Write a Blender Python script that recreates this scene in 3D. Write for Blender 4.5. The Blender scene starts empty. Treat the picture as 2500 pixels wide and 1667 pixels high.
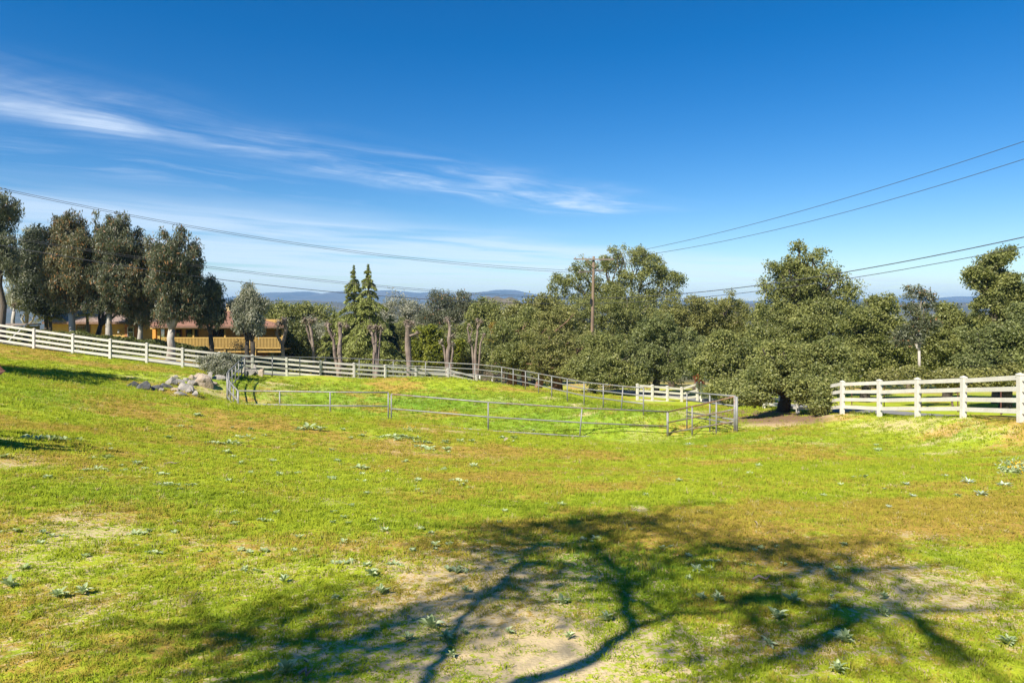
import bpy, bmesh, math, random
import numpy as np
from mathutils import Vector, Matrix

R = math.radians
scene = bpy.context.scene
COL = scene.collection
rng = np.random.default_rng(7)
random.seed(7)

# ------------------------------------------------------------------ camera, sky, sun, exposure
F, U0, V0 = 1667.0, 1250.0, 745.0          # focal length (px of the 2500 px frame), optical axis, horizon row
CZ = 6.5                                   # eye height above the paddock floor datum
SUN_AZ, SUN_EL = 38.0, 43.0                # light travels towards +Y turned SUN_AZ to the right
cam = bpy.data.cameras.new('camera')
cam.sensor_width = 36.0
cam.lens = 36.0 * F / 2500.0
cam.shift_y = -(833.5 - V0) / 2500.0
cam.clip_start = 0.05
cam.clip_end = 20000.0
camo = bpy.data.objects.new('camera', cam)
COL.objects.link(camo)
camo.location = (0, 0, CZ)
camo.rotation_euler = (R(90), 0, 0)
scene.camera = camo

sun = bpy.data.lights.new('sun', 'SUN')
sun.energy = 4.9
sun.angle = R(0.53)
sun.color = (1.0, 0.93, 0.82)
suno = bpy.data.objects.new('sun', sun)
COL.objects.link(suno)
ldir = Vector((math.sin(R(SUN_AZ)) * math.cos(R(SUN_EL)), math.cos(R(SUN_AZ)) * math.cos(R(SUN_EL)), -math.sin(R(SUN_EL))))
suno.rotation_euler = ldir.to_track_quat('-Z', 'Y').to_euler()
suno.location = (-30, -40, 60)

class NT:
    """tiny helper for node trees"""
    def __init__(s, nt):
        s.t = nt; s.n = nt.nodes; s.l = nt.links; s.n.clear()
    def add(s, typ, **kw):
        n = s.n.new(typ)
        for k, v in kw.items():
            setattr(n, k, v)
        return n
    def val(s, sock, v):
        if isinstance(v, bpy.types.NodeSocket): s.l.new(v, sock)
        elif v is not None: sock.default_value = v
    def math(s, op, a, b=None, c=None, clamp=False):
        n = s.add('ShaderNodeMath', operation=op, use_clamp=clamp)
        for i, x in enumerate((a, b, c)):
            if x is not None: s.val(n.inputs[i], x)
        return n.outputs[0]
    def vmath(s, op, a, b=None):
        n = s.add('ShaderNodeVectorMath', operation=op)
        s.val(n.inputs[0], a)
        if b is not None: s.val(n.inputs[1], b)
        return n.outputs[0]
    def smooth(s, x, lo, hi, a=0.0, b=1.0):
        n = s.add('ShaderNodeMapRange', interpolation_type='SMOOTHSTEP')
        s.val(n.inputs[0], x); n.inputs[1].default_value = lo; n.inputs[2].default_value = hi
        n.inputs[3].default_value = a; n.inputs[4].default_value = b
        return n.outputs[0]
    def noise(s, vec, scale, detail=4, rough=0.55, dist=0.0, col=False):
        n = s.add('ShaderNodeTexNoise')
        if vec is not None: s.l.new(vec, n.inputs['Vector'])
        n.inputs['Scale'].default_value = scale; n.inputs['Detail'].default_value = detail
        n.inputs['Roughness'].default_value = rough; n.inputs['Distortion'].default_value = dist
        return n.outputs[1 if col else 0]
    def mix(s, f, a, b, blend='MIX'):
        n = s.add('ShaderNodeMix', data_type='RGBA', blend_type=blend)
        s.val(n.inputs[0], f)
        for i, x in ((6, a), (7, b)):
            if isinstance(x, tuple) and len(x) == 3: x = x + (1.0,)
            s.val(n.inputs[i], x)
        return n.outputs[2]
    def xyz(s, x, y, z):
        n = s.add('ShaderNodeCombineXYZ')
        for i, q in enumerate((x, y, z)): s.val(n.inputs[i], q)
        return n.outputs[0]

world = bpy.data.worlds.new('World')
scene.world = world
world.use_nodes = True
w = NT(world.node_tree)
sky = w.add('ShaderNodeTexSky', sky_type='NISHITA', sun_disc=False)
sky.sun_elevation = R(SUN_EL)
sky.sun_rotation = R(180 + SUN_AZ)
sky.altitude = 900
sky.air_density = 1.05
sky.dust_density = 0.05
sky.ozone_density = 3.0
hsv = w.add('ShaderNodeHueSaturation')
hsv.inputs['Saturation'].default_value = 1.47
hsv.inputs['Value'].default_value = 1.0
hsv.inputs['Hue'].default_value = 0.506
w.l.new(sky.outputs[0], hsv.inputs['Color'])
tc = w.add('ShaderNodeTexCoord')
sp = w.add('ShaderNodeSeparateXYZ'); w.l.new(tc.outputs['Generated'], sp.inputs[0])
dz = w.math('MAXIMUM', sp.outputs[2], 0.012)
px = w.math('DIVIDE', sp.outputs[0], dz); py = w.math('DIVIDE', sp.outputs[1], dz)
ta = w.math('ADD', w.math('MULTIPLY', px, 0.693), w.math('MULTIPLY', py, 0.721))
sa = w.math('ADD', w.math('MULTIPLY', px, -0.721), w.math('MULTIPLY', py, 0.693))
warp = w.noise(w.xyz(w.math('MULTIPLY', ta, 0.5), w.math('MULTIPLY', sa, 0.5), 3.1), 1.0, 3, 0.5)
wv = w.math('MULTIPLY', w.math('SUBTRACT', warp, 0.5), 1.3)
sw = w.math('ADD', sa, wv)
fine = w.noise(w.xyz(w.math('MULTIPLY', ta, 0.55), w.math('MULTIPLY', sw, 1.9), 0.0), 1.0, 7, 0.62, 0.6)
soft = w.noise(w.xyz(w.math('MULTIPLY', ta, 0.22), w.math('MULTIPLY', sw, 0.55), 5.0), 1.0, 4, 0.5, 0.3)
# main cirrus streak, second thin streak, low veil
d1 = w.math('ABSOLUTE', w.math('SUBTRACT', sw, 4.15))
b1 = w.math('MULTIPLY', w.smooth(d1, 1.15, 0.0), w.smooth(ta, 6.8, 5.2))
b1 = w.math('MULTIPLY', b1, w.smooth(fine, 0.30, 0.80))
brk = w.noise(w.xyz(w.math('MULTIPLY', ta, 0.9), w.math('MULTIPLY', sa, 0.9), 8.0), 1.0, 5, 0.6, 0.5)
b1 = w.math('MULTIPLY', b1, w.math('ADD', 0.22, w.smooth(brk, 0.38, 0.68, 0.0, 0.72)))
d3 = w.math('ABSOLUTE', w.math('SUBTRACT', sw, 5.5))
b3 = w.math('MULTIPLY', w.math('MULTIPLY', w.smooth(d3, 0.7, 0.0), w.smooth(ta, 5.0, 2.2)), w.smooth(fine, 0.45, 0.8))
b3 = w.math('MULTIPLY', b3, 0.5)
b2 = w.math('MULTIPLY', w.smooth(sw, 5.6, 8.2), w.smooth(soft, 0.30, 0.58))
b2 = w.math('MULTIPLY', b2, w.math('ADD', 0.45, w.math('MULTIPLY', fine, 0.5)))
b2 = w.math('MULTIPLY', b2, 0.74)
cl = w.math('MINIMUM', w.math('ADD', w.math('ADD', b1, b2), b3), 0.85)
cl = w.math('MULTIPLY', cl, w.smooth(sp.outputs[2], 0.0, 0.03))
cmix = w.mix(cl, hsv.outputs[0], (7.4, 8.3, 9.4))
bg = w.add('ShaderNodeBackground')
w.l.new(cmix, bg.inputs[0])
bg.inputs[1].default_value = 0.067
wo = w.add('ShaderNodeOutputWorld'); w.l.new(bg.outputs[0], wo.inputs[0])

scene.view_settings.view_transform = 'Standard'
scene.view_settings.look = 'None'
scene.view_settings.exposure = 0.95
scene.view_settings.gamma = 1.0
scene.view_settings.use_curve_mapping = False
scene.render.engine = 'CYCLES'
scene.cycles.max_bounces = 6
scene.cycles.diffuse_bounces = 3
scene.cycles.transmission_bounces = 4
scene.cycles.transparent_max_bounces = 4
scene.cycles.volume_bounces = 0
scene.cycles.use_denoising = True
try: scene.cycles.denoiser = 'OPENIMAGEDENOISE'
except Exception: pass
scene.cycles.use_adaptive_sampling = True
scene.cycles.adaptive_threshold = 0.008

# ------------------------------------------------------------------ helpers
def W(u, v, Y):
    """a point Y metres ahead seen at photo pixel (u, v)"""
    return Vector(((u - U0) / F * Y, Y, CZ - (v - V0) / F * Y))
def link(o, parent=None):
    COL.objects.link(o)
    if parent is not None: o.parent = parent
    return o
def tag(o, label=None, cat=None, group=None, kind=None):
    if label: o['label'] = label
    if cat: o['category'] = cat
    if group: o['group'] = group
    if kind: o['kind'] = kind
    return o
def empty(name, loc, label=None, cat=None, group=None):
    o = bpy.data.objects.new(name, None)
    o.empty_display_size = 0.2
    o.location = loc
    link(o)
    return tag(o, label, cat, group)
class MB:
    def __init__(s): s.v = []; s.f = []
    def box(s, c, d):
        x, y, z = c; a, b, e = d[0] / 2, d[1] / 2, d[2] / 2
        k = len(s.v)
        s.v += [(x + i * a, y + j * b, z + l * e) for l in (-1, 1) for j in (-1, 1) for i in (-1, 1)]
        s.f += [[k + q for q in f] for f in ((0, 2, 3, 1), (4, 5, 7, 6), (0, 1, 5, 4), (2, 6, 7, 3), (0, 4, 6, 2), (1, 3, 7, 5))]
        return s
    def beam(s, p0, p1, w_, h_):
        """bar of rectangular section between two points, its height upright"""
        p0, p1 = Vector(p0), Vector(p1)
        d = (p1 - p0).normalized()
        sd = d.cross(Vector((0, 0, 1)))
        sd = sd.normalized() if sd.length > 1e-4 else Vector((1, 0, 0))
        up = sd.cross(d).normalized()
        k = len(s.v)
        for p in (p0, p1):
            for a, b in ((-1, -1), (1, -1), (1, 1), (-1, 1)):
                s.v.append(tuple(p + sd * (a * w_ / 2) + up * (b * h_ / 2)))
        s.f += [[k, k + 3, k + 2, k + 1], [k + 4, k + 5, k + 6, k + 7]]
        for i in range(4):
            j = (i + 1) % 4
            s.f.append([k + i, k + j, k + 4 + j, k + 4 + i])
        return s
    def tube(s, pts, rad, n=8, cap=True, jitter=0.0):
        pts = [Vector(p) for p in pts]
        if not hasattr(rad, '__len__'): rad = [rad] * len(pts)
        k0 = len(s.v)
        prev = None
        for i, p in enumerate(pts):
            d = (pts[min(i + 1, len(pts) - 1)] - pts[max(i - 1, 0)]).normalized()
            a = prev - d * prev.dot(d) if prev is not None else d.orthogonal()
            a.normalize(); prev = a
            b = d.cross(a)
            for q in range(n):
                t = 2 * math.pi * q / n
                r_ = rad[i] * (1 + jitter * (random.random() - .5))
                s.v.append(tuple(p + (a * math.cos(t) + b * math.sin(t)) * r_))
        for i in range(len(pts) - 1):
            for q in range(n):
                q2 = (q + 1) % n
                s.f.append([k0 + i * n + q, k0 + i * n + q2, k0 + (i + 1) * n + q2, k0 + (i + 1) * n + q])
        if cap:
            s.f.append([k0 + q for q in range(n)][::-1])
            e = k0 + (len(pts) - 1) * n
            s.f.append([e + q for q in range(n)])
        return s
    def poly(s, pts):
        k = len(s.v); s.v += [tuple(p) for p in pts]; s.f.append(list(range(k, k + len(pts)))); return s
    def mesh(s, name, mat, smooth=False):
        me = bpy.data.meshes.new(name)
        me.from_pydata(s.v, [], s.f)
        if mat: me.materials.append(mat)
        if smooth: me.polygons.foreach_set('use_smooth', [True] * len(me.polygons))
        me.update()
        return me
    def build(s, name, mat, parent=None, smooth=False, loc=None):
        o = bpy.data.objects.new(name, s.mesh(name, mat, smooth))
        if loc is not None: o.location = loc
        return link(o, parent)
def meshobj(name, me, parent=None, loc=None):
    o = bpy.data.objects.new(name, me)
    if loc is not None: o.location = loc
    return link(o, parent)
def numpy_mesh(name, V, Q, mat, attrs=None, smooth=False):
    """mesh of equal-sided faces from numpy arrays"""
    me = bpy.data.meshes.new(name)
    nv, nf, k = len(V), len(Q), Q.shape[1]
    me.vertices.add(nv); me.vertices.foreach_set('co', np.ascontiguousarray(V, dtype=np.float32).ravel())
    me.loops.add(nf * k); me.loops.foreach_set('vertex_index', np.ascontiguousarray(Q, dtype=np.int32).ravel())
    me.polygons.add(nf); me.polygons.foreach_set('loop_start', np.arange(0, nf * k, k, dtype=np.int32))
    if smooth: me.polygons.foreach_set('use_smooth', np.ones(nf, dtype=bool))
    me.update(calc_edges=True)
    for nm, a in (attrs or {}).items():
        at = me.attributes.new(nm, 'FLOAT', 'POINT')
        at.data.foreach_set('value', np.ascontiguousarray(a, dtype=np.float32))
    if mat: me.materials.append(mat)
    return me

# value noise (numpy), for terrain relief and for where soil shows
_perm = np.random.default_rng(3).random(65536)
def _h(ix, iy): return _perm[((ix * 73856093) ^ (iy * 19349663)) & 65535]
def vnoise(x, y):
    ix = np.floor(x).astype(np.int64); iy = np.floor(y).astype(np.int64)
    fx = x - ix; fy = y - iy
    fx = fx * fx * (3 - 2 * fx); fy = fy * fy * (3 - 2 * fy)
    a = _h(ix, iy) * (1 - fx) + _h(ix + 1, iy) * fx
    b = _h(ix, iy + 1) * (1 - fx) + _h(ix + 1, iy + 1) * fx
    return a * (1 - fy) + b * fy
def fbm(x, y, o=4):
    s = 0; a = .5; t = 0
    for i in range(o):
        s = s + a * vnoise(x + 17.3 * i, y - 9.1 * i); t += a; x = x * 2.03; y = y * 2.03; a *= .5
    return s / t
def sstep(x, a, b):
    t = np.clip((x - a) / (b - a), 0, 1); return t * t * (3 - 2 * t)

# ------------------------------------------------------------------ terrain height: thin-plate surface through measured points
CP = []      # (x, y, z)
def cp(u, v, Y): p = W(u, v, Y); CP.append((p.x, p.y, p.z))
def cz(x, y, z): CP.append((x, y, CZ + z))
for x in (-9, -4, 0, 4, 9): cz(x, 3.2, -1.93 + 0.01 * -x * 0)
for x in (-12, 0, 12): cz(x, -4, -1.55)
for x in (-30, 0, 30): cz(x, -25, -0.6)
for (Y, zs) in ((8, (-2.15, -2.42, -2.55, -2.5, -2.4)), (12, (-2.4, -2.95, -3.12, -3.15, -2.95)), (20, (-2.65, -3.75, -4.3, -4.35, None)),
                (28, (-2.85, -4.1, -5.25, -5.15, None))):
    for k, z in zip((-.75, -.39, 0, .39, .75), zs):
        if z is not None: cz(k * Y, Y, z)
cz(12, 16, -3.55); cz(10, 24, -4.55)
# left hillside up to the white fence
for (u, v, Y) in ((0, 892, 33), (0, 868, 40), (300, 945, 33), (330, 925, 38), (470, 958, 35), (430, 940, 38), (520, 925, 41)): cp(u, v, Y)
FA = [(-192, 763, 46), (-100, 776, 46), (-8, 789, 46), (83, 802, 46), (178, 815, 46), (269, 827, 46), (358, 837, 46.3), (445, 849, 46.8), (535, 859, 47.5),
      (616, 866, 49), (699, 873, 50), (782, 880, 50.6), (864, 886, 51.6), (940, 891, 53), (1015, 896, 54.6), (1093, 900, 55.8), (1163, 916, 57)]
FA2 = [(1172, 917, 57.4), (1203, 919, 59.3), (1237, 921, 61.3), (1272, 924, 63.2)]
for i, (u, v, Y) in enumerate(FA): 
    if i % 2 == 0: p = W(u, v, Y); CP.append((p.x, p.y, p.z - 1.36))
for (u, v, Y) in FA2[1::2]: p = W(u, v, Y); CP.append((p.x, p.y, p.z - 1.36))
# paddock floor and the lip in front of it
for (u, v, Y) in ((557, 974, 39), (640, 1003, 36), (640, 925, 45.5), (665, 920, 47), (800, 915, 50), (960, 923, 53), (1097, 927, 53.5), (1160, 931, 52.5),
                  (1225, 939, 50.5), (1283, 953, 47.5), (1347, 974, 44), (1426, 991, 40), (1571, 1018, 34.5), (1000, 1030, 36), (1000, 975, 43), (1190, 1057, 33),
                  (1417, 1064, 33), (1629, 1067, 33), (1300, 1010, 38.5), (780, 1030, 35.2), (590, 1012, 35)): cp(u, v, Y)
for (u, v, Y) in ((560, 987, 30), (680, 996, 30.6), (800, 1009, 31), (940, 1028, 31.5), (1060, 1046, 31.5)): cp(u, v, Y)
# pen, bank and right-hand fence
for (u, v, Y) in ((1751, 1066, 29.3), (1794, 1053, 28), (1700, 1085, 26), (1733, 1040, 32), (1676, 1034, 34.5)): cp(u, v, Y)
FC = [(2491, 912, 1025, 20.6), (2353, 919, 1017, 23.1), (2240, 923, 1015, 25.5), (2147, 927, 1014, 27.8), (2057, 930, 1008, 30)]
for (u, vt, vb, Y) in FC: cp(u, vb, Y); p = W(u, vb, Y); CP.append((p.x + 1.2, p.y + .2, p.z - .05))
for (u, v, Y) in ((2500, 1092, 18.6), (2400, 1080, 20.3), (2300, 1068, 22.2), (2185, 1058, 24.2), (2090, 1046, 26.8), (1985, 1034, 30)): cp(u, v, Y)
for (x, y, z) in ((14.7, 37.3, -5.75), (14.7, 42, -6.2), (14.3, 52, -7.1), (11, 44, -6.5), (12.5, 36, -5.75), (16.6, 20, -3.4), (17, 30, -4.85), (19, 42, -6.2), (21, 20, -3.3), (24, 30, -4.8),
                  (15.5, 12, -2.5), (16.5, 5, -1.6), (22, 8, -1.8), (30, 0, -.6), (40, 25, -3.8), (35, 45, -6.2), (60, 40, -5)): cz(x, y, z)
# beyond: driveway, house terrace, falling valley
for (x, y, z) in ((-36, 50, -2.98), (-50, 50, -2.0), (-40, 60, -3.9), (-26, 51, -4.1), (-30, 66, -4.5), (-20, 66, -6.4), (-10, 60, -6.9), (0, 62, -7.3), (8, 56, -7.2), (10, 64, -7.8), (20, 60, -7.6),
                  (-60, 80, -5.5), (-30, 85, -8), (0, 85, -9.5), (30, 85, -10), (60, 85, -9), (-100, 60, -2), (-100, 120, -9), (-50, 130, -13), (0, 130, -14), (50, 130, -14),
                  (100, 120, -12), (110, 60, -6), (100, 0, 0), (-100, 0, 3), (-45, 20, -1.2), (-45, 0, .6), (60, 10, -1)): cz(x, y, z)
CP = np.array(CP)
_S = 20.0
def _tps(d2): return np.where(d2 > 1e-12, 0.5 * d2 * np.log(np.maximum(d2, 1e-12)), 0.0)
_n = len(CP)
_P = CP[:, :2] / _S
_K = _tps(((_P[:, None] - _P[None]) ** 2).sum(-1)) + np.eye(_n) * 0.0012
_A = np.zeros((_n + 3, _n + 3)); _A[:_n, :_n] = _K; _A[:_n, _n] = 1; _A[:_n, _n + 1:] = _P; _A[_n, :_n] = 1; _A[_n + 1:, :_n] = _P.T
_wt = np.linalg.solve(_A, np.concatenate([CP[:, 2], np.zeros(3)]))
def _base(x, y):
    xs, ys = x / _S, y / _S
    out = _wt[_n] + _wt[_n + 1] * xs + _wt[_n + 2] * ys
    for i in range(_n): out = out + _wt[i] * _tps((xs - _P[i, 0]) ** 2 + (ys - _P[i, 1]) ** 2)
    return out
def far_z(x, y):
    d = np.hypot(x, y)
    return CZ - 14 - 16 * sstep(d, 130, 700) + (fbm(x / 260 + 5, y / 260, 3) - .5) * 14 * sstep(d, 200, 700)
def ground(x, y):
    x = np.asarray(x, float); y = np.asarray(y, float)
    shp = x.shape; x = np.atleast_1d(x).ravel(); y = np.atleast_1d(y).ravel()
    d = np.maximum(np.abs(x) - 95, np.maximum(y - 118, -y - 22))
    t = sstep(d, -15, 25)
    z = far_z(x, y)
    m = t < 1
    if m.any(): z[m] = z[m] * t[m] + _base(x[m], y[m]) * (1 - t[m])
    near = 1 - sstep(np.hypot(x, y), 60, 120)
    z = z + near * ((fbm(x / 2.3, y / 2.3, 3) - .5) * .10 + (fbm(x / .55 + 40, y / .55, 2) - .5) * .03)
    return z.reshape(shp)
def gz(x, y): return float(ground(np.array([x]), np.array([y]))[0])
def G(u, v, ymin=2.2, ymax=120):
    """where the sight line through photo pixel (u, v) first meets the ground"""
    Y = np.geomspace(ymin, ymax, 900)
    h = (CZ - (v - V0) / F * Y) - ground((u - U0) / F * Y, Y)
    i = int(np.argmax(h < 0))
    if i == 0: i = 1
    a = h[i - 1] / (h[i - 1] - h[i] + 1e-9)
    y = Y[i - 1] + a * (Y[i] - Y[i - 1])
    return Vector(((u - U0) / F * y, y, gz((u - U0) / F * y, y)))

# ------------------------------------------------------------------ materials
def new_mat(name):
    m = bpy.data.materials.new(name); m.use_nodes = True
    return m, NT(m.node_tree)
def out_bsdf(t, **kw):
    b = t.add('ShaderNodeBsdfPrincipled'); o = t.add('ShaderNodeOutputMaterial')
    t.l.new(b.outputs[0], o.inputs[0])
    for k, v in kw.items(): t.val(b.inputs[k.replace('_', ' ')], v)
    return b
def plain(name, col, rough=.7, var=.25, scale=6.0, bump=0.0, metallic=0.0, col2=None, fine=None, bscale=None, stretch=None, spec=.3):
    m, t = new_mat(name)
    pos = t.add('ShaderNodeTexCoord').outputs['Object']
    if stretch: pos = t.vmath('MULTIPLY', pos, stretch)
    n = t.noise(pos, scale, 5, .6)
    c2 = col2 or tuple(c * (1 - var) for c in col)
    c = t.mix(t.smooth(n, .35, .65), col, c2)
    if fine: c = t.mix(t.math('MULTIPLY', t.smooth(t.noise(pos, fine, 3, .6), .35, .7), .5), c, tuple(x * .6 for x in col))
    b = out_bsdf(t, Roughness=rough, Metallic=metallic, Base_Color=c)
    b.inputs['Specular IOR Level'].default_value = spec
    if bump:
        bn = t.add('ShaderNodeBump'); bn.inputs['Strength'].default_value = bump; bn.inputs['Distance'].default_value = .05
        t.l.new(t.noise(pos, bscale or scale * 3, 4, .6), bn.inputs['Height']); t.l.new(bn.outputs[0], b.inputs['Normal'])
    return m
def leaf_mat(name, dark, light, odd=None, transl=.3, rough=.5):
    m, t = new_mat(name)
    a = t.add('ShaderNodeAttribute', attribute_name='tint').outputs['Fac']
    c = t.mix(t.smooth(a, .05, .95), dark, light)
    if odd: c = t.mix(t.smooth(a, .93, .97), c, odd)
    b = t.add('ShaderNodeBsdfPrincipled'); t.val(b.inputs['Base Color'], c); b.inputs['Roughness'].default_value = rough
    b.inputs['Specular IOR Level'].default_value = .35
    tr = t.add('ShaderNodeBsdfTranslucent'); t.val(tr.inputs[0], t.mix(.5, c, (light[0] * 1.3, light[1] * 1.5, light[2] * .6)))
    mx = t.add('ShaderNodeMixShader'); mx.inputs[0].default_value = transl
    t.l.new(b.outputs[0], mx.inputs[1]); t.l.new(tr.outputs[0], mx.inputs[2])
    o = t.add('ShaderNodeOutputMaterial'); t.l.new(mx.outputs[0], o.inputs[0])
    return m

# colours of turf shared by the ground sheet and the grass blades
def turf_colour(t, pos, brown, lush):
    n1 = t.noise(pos, .55, 5, .6, .4)
    n2 = t.noise(pos, 2.6, 4, .6)
    g = t.mix(t.smooth(n2, .3, .7), (.44, .495, .028), (.285, .375, .022))
    g = t.mix(t.math('MULTIPLY', lush, .8), g, (.15, .31, .026))
    br = t.mix(t.smooth(n2, .35, .7), (.50, .315, .07), (.37, .25, .045))
    n3 = t.noise(pos, 7.5, 4, .65)
    f = t.math('ADD', t.math('ADD', brown, t.math('MULTIPLY', t.math('SUBTRACT', n3, .5), 1.7)), t.math('MULTIPLY', t.math('SUBTRACT', n1, .5), 2.0), clamp=True)
    return t.mix(t.smooth(f, .22, .72), g, br)
def ground_material():
    m, t = new_mat('pasture')
    pos = t.add('ShaderNodeNewGeometry').outputs['Position']
    at = lambda nm: t.add('ShaderNodeAttribute', attribute_name=nm).outputs['Fac']
    sand, brown, lush, far = at('sand'), at('brown'), at('lush'), at('far')
    c = turf_colour(t, pos, brown, lush)
    c = t.mix(t.smooth(t.noise(pos, 38, 4, .7), .40, .72), c, t.mix(.35, c, (.09, .09, .015)))
    nf = t.noise(pos, 20, 6, .75); nf2 = t.noise(pos, 1.6, 4, .6)
    sf = t.math('ADD', sand, t.math('MULTIPLY', t.math('SUBTRACT', nf, .5), 3.3))
    sf = t.math('ADD', sf, t.math('MULTIPLY', t.math('SUBTRACT', nf2, .5), .8))
    soil = t.mix(t.smooth(t.noise(pos, 22, 5, .7), .3, .7), (.68, .545, .315), (.50, .38, .205))
    soil = t.mix(t.smooth(t.noise(pos, 1.1, 3), .35, .7), soil, (.56, .43, .235))
    c = t.mix(t.smooth(sf, .42, .62), c, soil)
    lf = t.math('ADD', at('litter'), t.math('MULTIPLY', t.math('SUBTRACT', nf, .5), 1.2))
    c = t.mix(t.smooth(lf, .35, .6), c, t.mix(t.smooth(nf, .35, .65), (.15, .095, .055), (.30, .19, .11)))
    wood = t.mix(t.smooth(t.noise(pos, .02, 5, .65), .4, .6), (.05, .065, .028), (.13, .115, .065))
    c = t.mix(far, c, wood)
    b = out_bsdf(t, Roughness=.95, Base_Color=c); b.inputs['Specular IOR Level'].default_value = .1
    bn = t.add('ShaderNodeBump'); bn.inputs['Strength'].default_value = .55; bn.inputs['Distance'].default_value = .03
    t.l.new(t.noise(pos, 30, 5, .7), bn.inputs['Height']); t.l.new(bn.outputs[0], b.inputs['Normal'])
    return m
def grass_material():
    m, t = new_mat('grass_blades')
    pos = t.add('ShaderNodeNewGeometry').outputs['Position']
    at = lambda nm: t.add('ShaderNodeAttribute', attribute_name=nm, attribute_type='INSTANCER').outputs['Fac']
    c = turf_colour(t, pos, at('brown'), at('lush'))
    sh = at('shade')
    c = t.mix(sh, t.mix(.35, c, (.50, .54, .06)), t.mix(.45, c, (.09, .15, .014)))
    c = t.mix(t.smooth(sh, .97, .98), c, (.52, .42, .20))
    b = t.add('ShaderNodeBsdfDiffuse'); t.val(b.inputs[0], c)
    nn = t.vmath('NORMALIZE', t.vmath('ADD', t.vmath('MULTIPLY', t.add('ShaderNodeNewGeometry').outputs['Normal'], (.55, .55, .55)), (0, 0, 1)))
    t.l.new(nn, b.inputs['Normal'])
    tr = t.add('ShaderNodeBsdfTranslucent'); t.val(tr.inputs[0], t.mix(.5, c, (.36, .46, .02)))
    mx = t.add('ShaderNodeMixShader'); mx.inputs[0].default_value = .38
    t.l.new(b.outputs[0], mx.inputs[1]); t.l.new(tr.outputs[0], mx.inputs[2])
    o = t.add('ShaderNodeOutputMaterial'); t.l.new(mx.outputs[0], o.inputs[0])
    return m
M = {}
M['pasture'] = ground_material()
M['grass'] = grass_material()
M['vinyl'] = plain('white_vinyl', (.67, .635, .565), .45, .07, 2.0, col2=(.58, .545, .475), fine=30)
def galv():
    m, t = new_mat('galvanised_pipe')
    pos = t.add('ShaderNodeNewGeometry').outputs['Position']
    n = t.noise(pos, 1.6, 6, .7); n2 = t.noise(pos, 14, 4, .6)
    rust = t.math('ADD', t.add('ShaderNodeAttribute', attribute_name='rust', attribute_type='OBJECT').outputs['Fac'], t.math('MULTIPLY', t.math('SUBTRACT', n, .5), 1.6))
    rust = t.math('ADD', rust, t.math('MULTIPLY', t.math('SUBTRACT', n2, .5), .5))
    c = t.mix(t.smooth(n2, .3, .7), (.26, .255, .235), (.185, .185, .175))
    c = t.mix(t.smooth(rust, .3, .75), c, t.mix(t.smooth(n2, .4, .65), (.28, .165, .085), (.18, .09, .045)))
    out_bsdf(t, Base_Color=c, Roughness=.5, Metallic=.15)
    return m
M['galv'] = galv()
M['asphalt'] = plain('asphalt', (.27, .265, .25), .9, .25, 1.2, bump=.3, fine=60, bscale=60)
M['rock'] = plain('boulder_granite', (.37, .335, .285), .9, .4, 2.2, bump=.9, col2=(.22, .205, .185), fine=16, bscale=9)
M['rock_tan'] = plain('boulder_tan', (.42, .325, .23), .9, .4, 2.0, bump=.9, col2=(.36, .30, .24), fine=16, bscale=9)
M['rock_dark'] = plain('boulder_dark', (.13, .13, .13), .9, .5, 2.4, bump=.9, col2=(.065, .065, .07), fine=14, bscale=9)
M['rust'] = plain('rusty_steel', (.09, .034, .024), .8, .4, 7, bump=.4, col2=(.11, .05, .035))
M['bark'] = plain('bark_grey_brown', (.16, .125, .09), .95, .4, 3, bump=1.0, col2=(.08, .065, .05), bscale=14, stretch=(1, 1, .25))
M['bark_dark'] = plain('bark_dark', (.07, .058, .045), .95, .4, 3, bump=1.0, bscale=14, stretch=(1, 1, .25))
M['bark_pale'] = plain('bark_pale_gum', (.40, .365, .31), .85, .4, 1.6, bump=.5, col2=(.20, .16, .125), bscale=8, stretch=(1, 1, .3))
M['bark_pollard'] = plain('bark_pollard', (.27, .21, .165), .95, .4, 2.2, bump=1.0, col2=(.14, .105, .085), bscale=9, stretch=(1, 1, .4))
M['bark_red'] = plain('bark_red_brown', (.26, .145, .09), .95, .4, 2.2, bump=.8, col2=(.15, .09, .06), bscale=9, stretch=(1, 1, .3))
M['pole_wood'] = plain('creosote_pole', (.27, .19, .12), .85, .35, 1.5, bump=.5, col2=(.17, .12, .085), bscale=20, stretch=(4, 4, .35))
M['arm_wood'] = plain('weathered_crossarm', (.30, .24, .19), .9, .35, 2, col2=(.17, .14, .115))
M['wire'] = plain('power_wire', (.055, .055, .06), .5, .2, 1)
M['porcelain'] = plain('porcelain', (.45, .43, .40), .3, .2, 5)
M['oak'] = leaf_mat('oak_leaves', (.110, .128, .038), (.305, .310, .092), (.22, .20, .08))
M['oak_y'] = leaf_mat('oak_leaves_olive', (.115, .122, .036), (.310, .298, .088), (.26, .22, .09))
M['oak_d'] = leaf_mat('oak_leaves_deep', (.092, .110, .038), (.265, .285, .095), (.16, .15, .06))
M['gum'] = leaf_mat('gum_leaves', (.062, .074, .038), (.190, .196, .115), (.30, .15, .06), .25, .45)
M['gum_r'] = leaf_mat('gum_leaves_russet', (.070, .076, .036), (.200, .188, .105), (.33, .16, .05), .25, .45)
M['grey_leaf'] = leaf_mat('grey_olive_leaves', (0.151, 0.159, 0.108), (0.431, 0.416, 0.316), (.34, .30, .22), .25, .5)
M['citrus'] = leaf_mat('citrus_leaves', (.075, .100, .010), (.25, .26, .025), (.36, .33, .04))
M['cedar'] = leaf_mat('cedar_needles', (.095, .125, .030), (.320, .345, .095), (.22, .22, .09), .2, .6)
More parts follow.
